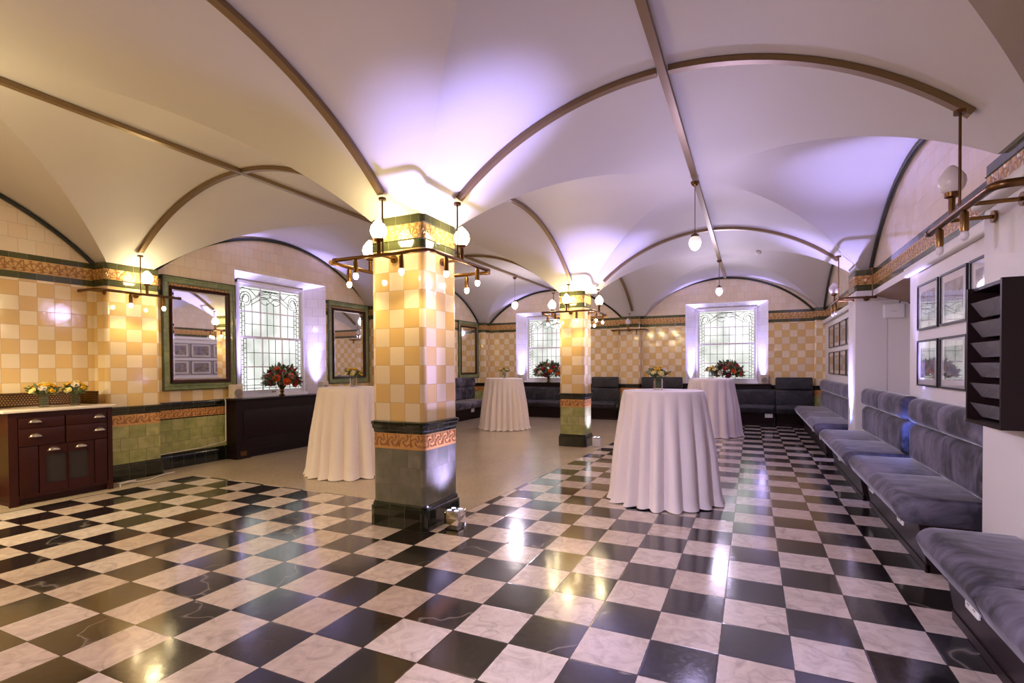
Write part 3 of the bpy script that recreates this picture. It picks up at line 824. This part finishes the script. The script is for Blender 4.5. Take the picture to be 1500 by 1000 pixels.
# ------------------------------------------------------------------ furniture
def cup_handle(parent, y, z, x):
    m = MB(); n = 10; w, h = .048, .036; vs, fs = [], []
    for i in range(n+1):
        a = PI*i/n
        for j in range(5):
            b = PI/2*j/4
            vs.append((x + .026*math.sin(b)*math.sin(a)**.5 if 0 < i < n else x, y - w*math.cos(a), z + h*math.sin(a)*math.cos(b)))
    for i in range(n):
        for j in range(4): fs.append((i*5+j, i*5+j+1, (i+1)*5+j+1, (i+1)*5+j))
    m.add(vs, fs); m.rbox(x, x+.004, y-w-.006, y+w+.006, z-.006, z+.004, .001)
    m.build('cup_handle', 'pewter', parent)

def sideboard():
    XF, Y0, Y1 = -6.38, 2.42, 3.30; XBk = XL+.005
    root = thing('sideboard', 'dark mahogany sideboard with pale marble top and cup handles by the left wall', 'sideboard', (0, 0, 0))
    m = MB().box(XBk+.03, XF-.0195, Y0+.001, Y1-.001, .07, .899).box(XBk+.06, XF-.06, Y0+.03, Y1-.03, .002, .07)
    m.box(XF-.02, XF, Y0, Y0+.07, .002, .90).box(XF-.02, XF, Y1-.045, Y1, .002, .90).box(XF-.02, XF-.004, Y0+.07, Y1-.045, .85, .899)
    m.box(XF-.02, XF-.004, Y0+.07, Y1-.045, .07, .10)
    m.build('carcass', 'wood', root)
    MB().rbox(XBk+.03, XF+.03, Y0-.05, Y1+.03, .902, .93, .008).build('marble_top', 'marbletop', root)
    a, b = Y0+.075, Y1-.05; mid = (a+b)/2
    x = XF-.004
    for za, zb in ((.745, .848), (.57, .742)):
        for c, d, hy in ((a, mid-.004, a+.13), (mid+.004, b, b-.075)):
            dr = MB().rbox(x-.014, x+.006, c+.003, d-.003, za, zb, .004).build('drawer', 'wood', root)
            cup_handle(dr, hy, (za+zb)/2+.005, x+.006)
    for c, d in ((a, a+.155), (b-.125, b)):
        MB().rbox(x-.014, x+.002, c+.003, d-.003, .10, .565, .003).build('side_panel', 'wood', root)
    c0, c1 = a+.16, b-.13; cm = (c0+c1)/2
    for c, d in ((c0, cm-.002), (cm+.002, c1)):
        dm = MB().box(x-.014, x+.005, c, c+.05 if c == c0 else c+.012, .10, .565).box(x-.014, x+.005, d-.012 if c == c0 else d-.05, d, .10, .565)
        dm.box(x-.0135, x+.0045, c+.001, d-.001, .47, .564).box(x-.0135, x+.0045, c+.001, d-.001, .101, .185)
        dd = dm.build('door', 'wood', root, angle=0)
        MB().box(x-.012, x-.004, c+.01, d-.01, .18, .475).build('gauze_panel', 'gauze', dd)
        cup_handle(dd, (c+d)/2, .51, x+.005)
    # pierced brass gallery standing on the top
    g = MB()
    zt, zb = 1.07, .931
    for (x0, x1, y0, y1) in ((-6.905, -6.90, 2.40, 3.28), (-6.90, -6.62, 2.40, 2.405), (-6.90, -6.62, 3.275, 3.28)):
        g.box(x0, x1, y0, y1, zb+.006, zt-.006)
    gr = thing('brass_gallery', 'low pierced brass gallery screen standing along the sideboard top', 'screen', (0, 0, 0))
    g.build('pierced_sheet', 'screen', gr, angle=0)
    f = MB()
    for p, q in (((-6.902, 2.40), (-6.902, 3.28)), ((-6.902, 2.40), (-6.62, 2.40)), ((-6.902, 3.28), (-6.62, 3.28))):
        for z in (zt, zb+.006): f.tube([(*p, z), (*q, z)], .006, 8)
    for p in ((-6.902, 2.40), (-6.902, 3.28), (-6.62, 2.40), (-6.62, 3.28)): f.box(p[0]-.008, p[0]+.008, p[1]-.008, p[1]+.008, zb, zt+.006)
    f.build('edge_frame', 'bronze', gr)

def radiator_cover():
    x0, x1, y0, y1 = XL+.002, -6.73, 5.065, 7.22
    root = thing('radiator_cover', 'long dark wood panelled radiator cover under the left window', 'radiator cover', (0, 0, 0))
    m = MB().box(x0, x1-.012, y0+.01, y1-.01, .155, .845)
    m.box(x1-.012, x1, y0, y0+.09, .155, .845).box(x1-.012, x1, y1-.09, y1, .155, .845)
    m.box(x1-.012, x1, y0+.09, y1-.09, .74, .845).box(x1-.012, x1, y0+.09, y1-.09, .155, .27)
    m.build('carcass', 'walnut', root, angle=0)
    MB().rbox(x1-.011, x1-.004, y0+.13, y1-.13, .30, .70, .003).build('panel', 'walnut', root)
    p = MB().box(x0, x1+.02, y0-.01, y0+.22, .003, .153).box(x0, x1+.02, y0+.22, y1+.01, .10, .153).box(x0, x1-.04, y0+.22, y1, .003, .10)
    p.build('plinth', 'walnut', root, angle=0)
    MB().box(x1+.0205, x1+.024, y0+.05, y0+.15, .045, .11).build('vent', 'bronze', root)
    MB().rbox(x0-.0, x1+.03, y0-.02, y1+.02, .846, .872, .008).build('top_board', 'walnut', root)

def speaker(loc, rz, label, s=1.0, group=None):
    root = thing('speaker', label, 'speaker', loc, rz, group)
    MB().rbox(-.085*s, .085*s, -.055*s, .055*s, .002, .21*s, .018).build('cabinet', 'beigeplastic', root)
    MB().lathe([(.062*s, 0), (.062*s, .006), (.05*s, .004), (.02*s, .009), (0, .01)], (0, -.055*s, .085*s), 20, 0, '-y').build('driver', 'greyplastic', root)

def tablecloth(cx, cy, label, seed, rb=.545, rt=.385, H=1.075):
    rnd = random.Random(seed); n = 220
    ph = [rnd.uniform(0, 2*PI) for _ in range(4)]; k1 = rnd.choice((18, 20, 22))
    m = MB(); vs = [(0, 0, H)]; fs = []
    lv = [(.5, 0), (.9, 0), (.985, .0), (1.0, -.004)] ; rings = []
    for fr, dz in lv: rings.append([(rt*fr, H+dz)]*n)
    L = 26
    for i in range(1, L+1):
        t = i/L; row = []
        for k in range(n):
            a = 2*PI*k/n
            wv = 2.2*abs(math.sin(.5*k1*a + ph[0] + .5*math.sin(3*a+ph[1])))**.8 - 1.3
            wv += (.35*math.sin((k1-6)*a+ph[2]) + .3*math.sin(5*a+ph[3]))*t
            amp = .068*min(1, t*1.9)**.9*(.7+.3*t)
            r = rt + .006*math.sin(min(1, t*12)*PI/2) + (rb-rt-.045)*(t**.85) + amp*wv*.62
            if t > .94: r += (t-.94)/.06*.02
            z = H-.004-(H-.010)*t + (.012*(1-wv)*.35 if i == L else 0)
            row.append((r, max(.004, z)))
        rings.append(row)
    for row in rings:
        for k in range(n):
            a = 2*PI*k/n; r, z = row[k]; vs.append((r*math.cos(a), r*math.sin(a), z))
    for k in range(n): fs.append((0, 1+k, 1+(k+1) % n))
    for i in range(len(rings)-1):
        for k in range(n): fs.append((1+i*n+k, 1+(i+1)*n+k, 1+(i+1)*n+(k+1) % n, 1+i*n+(k+1) % n))
    m.add(vs, fs)
    o = m.build('tablecloth', 'cloth', None, 60, (cx, cy, 0)); tag(o, label, 'tablecloth', None)

def petal_flower(m, c, d, r, layers=3, rnd=random):
    """rose-like bloom at c facing d"""
    d = Vector(d).normalized(); t = d.orthogonal().normalized(); b = d.cross(t); c = Vector(c)
    for l in range(layers):
        rr = r*(1-.28*l); np_ = 6-l
        for k in range(np_):
            a = 2*PI*k/np_ + l*.5 + rnd.uniform(-.1, .1)
            o = t*math.cos(a)+b*math.sin(a); sd = d.cross(o)
            w = rr*.62
            base = c - d*r*.25
            p = [base+o*rr*.15-sd*w*.4, base+o*rr*.15+sd*w*.4, base+o*rr*.8+sd*w+d*rr*(.25+.25*l), base+o*rr*.8-sd*w+d*rr*(.25+.25*l), base+o*rr*(1.0-.2*l)+d*rr*(.5+.3*l)]
            m.add(p, [(0, 1, 2, 4, 3)])
    bm = bmesh.new(); bmesh.ops.create_icosphere(bm, subdivisions=1, radius=r*.42)
    m.bm(bm, 0, lambda co: c + co*.9)
def leaf(m, c, d, L, w, rnd=random):
    d = Vector(d).normalized(); s = d.cross(Vector((rnd.uniform(-1, 1), rnd.uniform(-1, 1), rnd.uniform(.2, 1)))).normalized(); n = s.cross(d); c = Vector(c)
    p = [c, c+d*L*.35+s*w*.5+n*L*.05, c+d*L*.75+s*w*.38+n*L*.05, c+d*L, c+d*L*.75-s*w*.38+n*L*.05, c+d*L*.35-s*w*.5+n*L*.05, c+d*L*.5-n*.0]
    m.add(p, [(0, 1, 6), (1, 2, 6), (2, 3, 6), (3, 4, 6), (4, 5, 6), (5, 0, 6)])

def bouquet(loc, label, vlabel, seed, s=1.0):
    rnd = random.Random(seed); z0 = loc[2]+.002
    v = thing('glass_vase', vlabel, 'vase', (loc[0], loc[1], z0))
    MB().lathe([(.0, .0), (.04, .0), (.046, .006), (.046, .085), (.042, .1), (.044, .112), (.041, .112), (.039, .1), (.042, .084), (.042, .012), (0, .010)], (0, 0, 0), 20).build('jar', 'glass', v)
    r = thing('flower_bouquet', label, 'flowers', (loc[0], loc[1], z0+.02))
    st = MB()
    heads = []
    for k in range(11):
        a = k*2.4+rnd.uniform(-.2, .2); rad = .02+.085*math.sqrt((k+.5)/11)*s; h = (.19 - .06*(k/11) + rnd.uniform(-.01, .02))*s + .0
        p = Vector((rad*math.cos(a), rad*math.sin(a), h)); heads.append(p)
        q = Vector((.022*math.cos(a), .022*math.sin(a), -.004))
        st.tube([q, Vector((.030*math.cos(a), .030*math.sin(a), .10)), Vector((p.x*.9, p.y*.9, max(p.z, .115)))], .0022, 5)
    st.build('stems', 'leaf', r)
    lf = MB(); lf2 = MB()
    for k in range(46):
        a = rnd.uniform(0, 2*PI); rad = rnd.uniform(.02, .07)*s; h = .10 + rnd.uniform(.0, .06)*s
        leaf(lf if k % 3 else lf2, (rad*math.cos(a), rad*math.sin(a), h), (math.cos(a), math.sin(a), rnd.uniform(.1, 1.3)), rnd.uniform(.05, .085)*s, rnd.uniform(.02, .035)*s, rnd)
    lf.build('leaves', 'leaf', r, angle=0); lf2.build('pale_leaves', 'leaf2', r, angle=0)
    for k, p in enumerate(heads):
        c = 'yellow' if k % 3 == 0 else 'lemon' if k % 3 == 1 else ('ivory' if k % 2 else 'yellow')
        b = MB(); petal_flower(b, p, (p.x*2.2, p.y*2.2, .22), (.034 if k % 3 else .04)*s, 3, rnd); b.build('bloom', c, r, angle=0)

def arrangement(loc, label, vlabel, seed, s=1.0, gold=True):
    rnd = random.Random(seed); x, y, z = loc
    v = MB().lathe([(.0, 0), (.045, 0), (.05, .012), (.03, .03), (.024, .05), (.036, .075), (.028, .1), (.05, .14), (.07, .17), (.066, .172), (.04, .13), (0, .12)], (0, 0, 0), 20).build('goblet_vase', 'brass', None, 40, (x, y, z+.002))
    tag(v, vlabel, 'vase')
    r = thing('flower_arrangement', label, 'flowers', (x, y, z+.2))
    c = Vector((0, 0, .02)); R = .29*s; hh = .25*s
    lf = MB(); lf2 = MB(); 
    for k in range(560):
        a = rnd.uniform(0, 2*PI); e = math.asin(rnd.uniform(-.35, 1)); q = rnd.uniform(.55, 1)
        d = Vector((math.cos(a)*math.cos(e), math.sin(a)*math.cos(e)*.8, math.sin(e)))
        p = c + Vector((d.x*R*q, d.y*R*q, d.z*hh*q*(1 if d.z > 0 else .45)))
        if Vector((p.x, p.y)).length < .13: p.z = max(p.z, .05)
        leaf(lf if k % 3 else lf2, p, d + Vector((rnd.uniform(-.5, .5), rnd.uniform(-.5, .5), rnd.uniform(-.1, .6))), rnd.uniform(.045, .085)*s, rnd.uniform(.025, .042)*s, rnd)
    for k in range(30):
        a = rnd.uniform(0, 2*PI); lf.tube([(0, 0, -.06), (.012*math.cos(a), .012*math.sin(a), -.0), c+Vector((math.cos(a)*R*.5, math.sin(a)*R*.4, rnd.uniform(.05, .14)))], .003, 4)
    lf.build('leaves', 'leaf', r, angle=0); lf2.build('pale_leaves', 'leaf2', r, angle=0)
    cols = ['red', 'orange', 'wine', 'red', 'pink', 'orange', 'red', 'ivory', 'wine']
    for k in range(26):
        g = (k+.5)/26; e = math.asin(-.2+1.15*g if -.2+1.15*g < 1 else 1); a = k*2.39996
        d = Vector((math.cos(a)*math.cos(e), math.sin(a)*math.cos(e)*.8, math.sin(e)))
        p = c + Vector((d.x*R, d.y*R, d.z*hh*(1 if d.z > 0 else .5)))*rnd.uniform(.9, 1.02)
        b = MB(); petal_flower(b, p, d, rnd.uniform(.046, .060)*s, 3, rnd); b.build('rose', cols[k % len(cols)], r, angle=0)

# benches: local x runs from the seat front to the wall, local y along the bench
def bench(label, loc, rz, L, D, ncush, backs, mat='velvet', seat_z=.47, base_in=.17, sockets=(), lip=0.0, ends=(0, 0)):
    root = thing('banquette_bench', label, 'bench', loc, rz)
    b = MB(); e0, e1 = ends
    vs = [(base_in+.02, .02+e0, .003), (D-.004, .02+e0, .003), (D-.004, L-.02-e1, .003), (base_in+.02, L-.02-e1, .003), (base_in-.03, .02, seat_z-.17), (D-.004, .02, seat_z-.17), (D-.004, L-.02, seat_z-.17), (base_in-.03, L-.02, seat_z-.17)]
    b.add(vs, [(0, 3, 2, 1), (4, 5, 6, 7), (0, 1, 5, 4), (1, 2, 6, 5), (2, 3, 7, 6), (3, 0, 4, 7)])
    b.box(base_in+.005, base_in+.03, .02+e0, L-.02-e1, .003, .05)
    b.build('base', 'walnut', root, angle=0)
    w = L/ncush
    def cushion(name, prof, y0, y1, ra, rb, crown):
        """closed profile (x, z) swept along y, its ends drawn in over ra / rb"""
        cx = sum(p[0] for p in prof)/len(prof); cz = sum(p[1] for p in prof)/len(prof)
        st = []
        for r, base, sg in ((ra, y0, 1), (rb, y1, -1)):
            q = [(base + sg*r*(1-math.cos(t*PI/2)), r*(1-math.sin(t*PI/2))) for t in (0, .3, .6, .85, 1)]
            st += q if sg > 0 else q[::-1]
        lo, hi = y0+ra, y1-rb
        mids = [(lo+(hi-lo)*k/10, 0) for k in range(1, 10)]
        st = st[:5]+mids+st[5:]
        vs, fs = [], []; n = len(prof)
        for y, ins in st:
            t = (y-y0)/(y1-y0)
            for x, z in prof:
                dx, dz = x-cx, z-cz; l = math.hypot(dx, dz); f = max(0, l-ins)/l
                k = crown*math.sin(PI*t)*(1 if dz > 0 or crown < 0 else .2)
                vs.append((cx+dx*f*(1), y, cz+dz*f + (k*max(0, dz)/max(.03, abs(cz-max(q[1] for q in prof))) if crown > 0 else 0)))
        for i in range(len(st)-1):
            for k in range(n): fs.append((i*n+k, i*n+(k+1) % n, (i+1)*n+(k+1) % n, (i+1)*n+k))
        fs.append(tuple(range(n))[::-1]); fs.append(tuple(range((len(st)-1)*n, len(st)*n)))
        MB().add(vs, fs).build(name, mat, root, angle=70)
    def rrect(x0, x1, z0, z1, radii, seg=6):
        out = []
        for (cx, cz, a0), r in zip(((x0, z0, PI), (x1, z0, 1.5*PI), (x1, z1, 0), (x0, z1, PI/2)), radii):
            ox = cx + (r if cx == x0 else -r); oz = cz + (r if cz == z0 else -r)
            for k in range(seg+1):
                a = a0+PI/2*k/seg; out.append((ox+r*math.cos(a), oz+r*math.sin(a)))
        return out
    sp = rrect(0, D-.02, seat_z-.17, seat_z, (.035, .02, .02, .085))
    sp = [(x + (.055*(seat_z-.06-z)/.11 if z < seat_z-.06 and x < .15 else 0), z) for x, z in sp]
    for k in range(ncush):
        cushion('seat_cushion', sp, k*w+.001, (k+1)*w-.001, .05 if k == 0 else .012, .05 if k == ncush-1 else .012, .012)
    for (y0, y1, z0, z1, n, th) in backs:
        ww = (y1-y0)/n; r = min(.075, th*.48, (z1-z0)*.48)
        for k in range(n):
            if mat == 'velvetdark': pr = rrect(D-th, D-.006, z0, z1, (.03, .01, .02, .045)); e = .025
            else: pr = rrect(D-th, D-.006, z0, z1, (r*.8, .02, .05, r)); e = .03
            cushion('back_cushion', pr, y0+k*ww+.001, y0+(k+1)*ww-.001, e if k == 0 else .010, e if k == n-1 else .010, 0)
    for sy in sockets:
        z = .225
        fx = base_in-.03 + (.05)*(seat_z-.17-z)/(seat_z-.17) - .006
        s = MB().rbox(fx-.004, fx+.008, sy-.075, sy+.075, z-.043, z+.043, .003).build('socket', 'whiteplastic', root)
        i = MB()
        for dy in (-.035, .035):
            i.box(fx-.0055, fx-.0035, sy+dy-.012, sy+dy-.004, z-.02, z-.012).box(fx-.0055, fx-.0035, sy+dy+.004, sy+dy+.012, z-.02, z-.012).box(fx-.0055, fx-.0035, sy+dy-.003, sy+dy+.003, z, z+.01).box(fx-.007, fx-.0035, sy+dy-.008, sy+dy+.008, z+.02, z+.034)
        i.build('socket_switches', 'greyplastic', s)
    return root

def benches():
    X0 = .80
    bench('nearest grey velvet bench cushions at the lower right corner, no back', (.775, .9, 0), 0, 2.48, .44, 3, [], sockets=(2.1,), base_in=.16)
    rolls = lambda a, b, n: [(a, b, .47, .795, n, .15), (a, b, .80, 1.02, n, .16)]
    bench('grey velvet bench with rolled back below the leaflet rack and pictures', (.82, 4.02, 0), 0, 1.76, .595, 2, rolls(.0, 1.62, 2), sockets=(.5, 1.5))
    bench('grey velvet bench with rolled back in front of the white alcove', (.80, 5.92, 0), 0, 2.0, .62, 2, rolls(-.0, 1.92, 2), sockets=(1.3,), ends=(.0, .0))
    bench('long grey velvet bench under the farther rows of pictures', (.80, 8.62, 0), 0, 3.62, .615, 3, rolls(.1, 3.55, 3), sockets=(.5, 1.6))
    # end wall: local x -> world y, local y -> world -x (rz = 90 deg)
    yb = 12.36; D = 12.775-yb-.005
    def far(label, xr, xl, top, n, bz=None, sockets=(), Dd=D, low=False):
        L = xr-xl
        bk = [(0, L, .44, .78, n, .13)] + ([(0, L, .785, top, n, .13)] if top > .9 else [])
        return bench(label, (xr, yb, 0), PI/2, L, Dd, n, bk, 'velvetdark', .445, .13, sockets)
    far('dark high backed bench seat in the right corner of the end wall', 1.18, .47, 1.05, 1)
    far('low dark bench seat under the right end wall window', .465, -1.47, .80, 2, sockets=(.13,))
    far('dark high backed bench seat left of the right end wall window', -1.475, -2.42, 1.05, 1)
    far('dark high backed bench seat behind the farther tiled pillar', -2.99, -3.66, 1.05, 1, Dd=D)
    far('low dark bench seat under the left end wall window', -3.665, -5.95, .80, 3)
    # left wall bench faces +x
    bench('grey velvet high backed bench against the left wall behind the near pillar', (-6.28, 12.3, 0), PI, 3.3, .665, 3,
          [(0, 3.3, .47, .79, 3, .14), (0, 3.3, .795, 1.04, 3, .15)], 'velvet', .45, .13, sockets=(.9,))
    # window ledges behind the end wall benches
    for a, b, lab in ((-1.5, .40, 'dark wood ledge box behind the low bench under the right end wall window'), (-5.95, -4.05, 'dark wood ledge box behind the low bench under the left end wall window')):
        r = thing('window_ledge', lab, 'ledge', (0, 0, 0)); r['kind'] = 'thing'
        MB().box(a+.01, b-.01, 12.80, YF-.002, .003, .865).build('carcass', 'walnut', r)
        MB().rbox(a, b, 12.779, YF-.002, .866, .895, .006).build('top_board', 'walnut', r)

def picture(x, y0, y1, z0, z1, label, group):
    root = thing('framed_picture', label, 'picture', (x, (y0+y1)/2, (z0+z1)/2), 0, group)
    a, b = (y1-y0)/2, (z1-z0)/2; t = .016
    m = MB().box(-.022, -.002, -a, -a+t, -b, b).box(-.022, -.002, a-t, a, -b, b).box(-.022, -.002, -a+t, a-t, b-t, b).box(-.022, -.002, -a+t, a-t, -b, -b+t)
    m.build('frame', 'blackplastic', root, angle=0)
    MB().box(-.012, -.003, -a+t, a-t, -b+t, b-t).build('mount', 'mount', root, angle=0)
    MB().box(-.0128, -.0122, -a+t+.075, a-t-.075, -b+t+.06, b-t-.06).build('print', 'print', root, angle=0)

def pictures():
    x = XR
    cols = [(5.40, 5.98), (4.76, 5.345), (4.12, 4.705)]
    nm = ['farthest', 'second', 'third']
    for k, (a, b) in enumerate(cols):
        pos = ('beside the alcove edge', 'just beyond the leaflet rack', 'half hidden behind the leaflet rack top')[k]
        picture(x, a, b, 1.63, 2.045, 'black framed print in the upper row ' + pos, 'framed prints beyond the leaflet rack')
        if k < 2: picture(x, a, b, 1.12, 1.535, 'black framed print in the lower row ' + pos, 'framed prints beyond the leaflet rack')
    w = .70
    for k in range(5):
        b = 12.09 - k*w; a = b-w+.04
        nmk = ('first from the end wall', 'second from the end wall', 'third from the end wall', 'fourth from the end wall', 'fifth from the end wall')[k]
        for z0, z1, rw in ((1.65, 2.075, 'upper'), (1.14, 1.565, 'lower')):
            picture(x, a, b, z0, z1, 'framed print over the far right bench, %s row, %s' % (rw, nmk), 'framed prints over the far right bench')

def rack():
    root = thing('leaflet_rack', 'dark wood leaflet rack with clear acrylic pockets on the right white pilaster', 'leaflet rack', (0, 0, 0))
    x1, x0, y0, y1, z0, z1 = 1.219, 1.06, 3.16, 3.60, 1.005, 1.722
    t = .018
    m = MB().box(x1-.012, x1, y0, y1, z0, z1).box(x0, x1-.012, y0, y0+t, z0, z1).box(x0, x1-.012, y1-t, y1, z0, z1).box(x0, x1-.012, y0+t, y1-t, z0, z0+t).box(x0+.02, x1-.012, y0+t, y1-t, z1-t, z1)
    m.build('case', 'walnut', root, angle=0)
    n = 6; h = (z1-z0-.08)/n
    for k in range(n):
        zb = z0+.03+k*h
        p = MB()
        a = [(x0+.062, y0+t+.002, zb), (x0+.062, y1-t-.002, zb), (x0+.012, y1-t-.002, zb+h*.72), (x0+.012, y0+t+.002, zb+h*.72)]
        p.add(a + [(q[0]+.003, q[1], q[2]) for q in a], [(0, 1, 2, 3), (7, 6, 5, 4), (0, 4, 5, 1), (1, 5, 6, 2), (2, 6, 7, 3), (3, 7, 4, 0)])
        p.build('pocket', 'acrylic', root, angle=0)
        MB().add([(x0+.075, y0+t, zb+.0), (x0+.075, y1-t, zb), (x0+.13, y1-t, zb+h*.98), (x0+.13, y0+t, zb+h*.98), (x0+.083, y0+t, zb), (x0+.083, y1-t, zb), (x0+.138, y1-t, zb+h*.98), (x0+.138, y0+t, zb+h*.98)],
                 [(0, 1, 2, 3), (7, 6, 5, 4), (0, 4, 5, 1), (1, 5, 6, 2), (2, 6, 7, 3), (3, 7, 4, 0)]).build('shelf_back', 'walnut', root, angle=0)

def small_things():
    r = thing('wifi_router', 'rounded white wall box high on the white wall of the alcove', 'router', (1.63, 7.998, 1.90))
    MB().rbox(-.115, .115, -.05, -.002, 0, .19, .03, 4).build('casing', 'whiteplastic', r)
    MB().box(-.03, .03, -.0515, -.0495, .09, .094).build('status_slot', 'greyplastic', r)
    MB().tube(fillet([(.06, -.02, .185), (.06, -.02, .225), (.15, -.02, .225), (.15, -.02, .18), (.21, -.02, .18)], .03), .006, 8).build('lead', 'blackplastic', r)
    s = MB().lathe([(0, -.05), (.03, -.05), (.05, -.035), (.055, -.01), (.055, 0)], (0, 0, 0), 20).build('ceiling_smoke_detector', 'whiteplastic', None, 40, (.1, 9.9, vault(.1, 9.9)-.012))
    tag(s, 'small white smoke detector on the far right vault', 'smoke detector')
    c = MB().tube([Vector(p) for p in fillet([(-6.36, 3.36, .012), (-6.50, 3.42, .012), (-6.48, 3.60, .03), (-6.60, 3.62, .012), (-6.55, 3.40, .012), (-6.44, 3.70, .012), (-6.62, 3.98, .012), (-6.62, 4.12, .012)], .06)], .007, 6)
    tag(c.build('floor_cable', 'cable', None, 60), 'white cable looped on the floor beside the sideboard', 'cable')
    c = MB().tube([(-6.905, 4.1, .21), (-6.90, 4.6, .225), (-6.90, 5.0, .26), (-6.905, 5.03, .28), (-6.905, 5.035, .84), (-6.90, 5.02, .88), (-6.90, 5.09, .90), (-6.9, 5.16, .93)], .007, 6)
    tag(c.build('wall_cable', 'cable', None, 60), 'white cable along the green tiled dado and up beside the radiator cover', 'cable')

def furnish():
    mirror(4.18, 5.225, 'large mahogany mirror in a green tiled surround left of the left window')
    mirror(7.08, 8.15, 'mahogany mirror in a green tiled surround right of the left window, beside the near pillar')
    mirror(11.65, 12.70, 'mirror in a green tiled surround on the left wall, above the velvet bench')
    sideboard(); radiator_cover()
    z = .873
    speaker((-6.84, 5.15, z), PI/2, 'beige speaker at the left end of the radiator cover'); speaker((-6.87, 6.88, z), PI/2, 'beige speaker at the right end of the radiator cover, behind the flowers')
    speaker((.26, 12.92, .896), 0, 'beige speaker on the right end of the right window ledge'); speaker((-5.74, 12.92, .896), 0, 'speaker on the left end of the far left window ledge')
    arrangement((-6.84, 5.97, z), 'dome of red and orange roses with leaves below the left window', 'small gold goblet vase on the radiator cover', 3, 1.05)
    arrangement((-4.9, 12.87, .897), 'dome of roses on the far left window ledge', 'gold goblet vase on the far left window ledge', 4, 1.3)
    arrangement((-.50, 12.87, .897), 'dome of red and orange roses below the right end wall window', 'gold goblet vase on the right end wall window ledge', 5, 1.15)
    T = [(-.80, 5.28, 'white floor length cloth over the tall round table nearest the camera, on the chequered floor', 1, 'on the nearest white table'),
         (-4.58, 5.05, 'white floor length cloth over the tall round table left of the near pillar', 2, 'on the white table left of the near pillar'),
         (-4.80, 9.95, 'white floor length cloth over the tall round table at the back, between the pillars', 3, 'on the back white table between the pillars'),
         (-.70, 10.5, 'white floor length cloth over the tall round table before the right end window', 4, 'on the white table before the right end window')]
    off = [(-.06, .1), (-.03, .08), (0, 0), (0, 0)]
    for i, (x, y, lab, sd, w) in enumerate(T):
        tablecloth(x, y, lab, sd)
        bouquet((x+off[i][0], y+off[i][1], 1.075), 'yellow and white flowers ' + w, 'clear glass jar vase ' + w, 20+i, 1.0)
    bouquet((-6.60, 2.79, .931), 'yellow and white flowers in the left jar on the sideboard', 'left glass jar vase on the sideboard marble top', 31, 1.1)
    bouquet((-6.60, 3.06, .931), 'yellow and white flowers in the right jar on the sideboard', 'right glass jar vase on the sideboard marble top', 32, 1.1)
    benches(); pictures(); rack(); small_things()

def camera():
    yaw, pitch, roll = .4343, -.0145, -.006
    r = Vector((math.cos(yaw), math.sin(yaw), 0)); f = Vector((-math.sin(yaw), math.cos(yaw), 0)); u = Vector((0, 0, 1))
    f2 = f*math.cos(pitch)+u*math.sin(pitch); u2 = -f*math.sin(pitch)+u*math.cos(pitch)
    r3 = r*math.cos(roll)+u2*math.sin(roll); u3 = -r*math.sin(roll)+u2*math.cos(roll)
    cd = bpy.data.cameras.new('camera'); c = bpy.data.objects.new('camera', cd); COL.objects.link(c)
    cd.sensor_width = 36; cd.lens = 757.23*36/1500; cd.shift_y = 47.9/1500; cd.clip_start = .05
    c.matrix_world = Matrix(((r3.x, u3.x, -f2.x, 0), (r3.y, u3.y, -f2.y, 0), (r3.z, u3.z, -f2.z, 1.3178), (0, 0, 0, 1)))
    scene.camera = c

room(); walls(); pillars(); conduits(); lamps(); lights(); furnish(); camera()
w = bpy.data.worlds.new('world'); scene.world = w; w.use_nodes = True
w.node_tree.nodes['Background'].inputs[0].default_value = (.8, .85, .9, 1); w.node_tree.nodes['Background'].inputs[1].default_value = .3
vs = scene.view_settings
scene.display_settings.display_device = 'sRGB'
vs.view_transform = 'Standard'; vs.look = 'None'; vs.gamma = 1; vs.use_curve_mapping = False; vs.exposure = 0.42
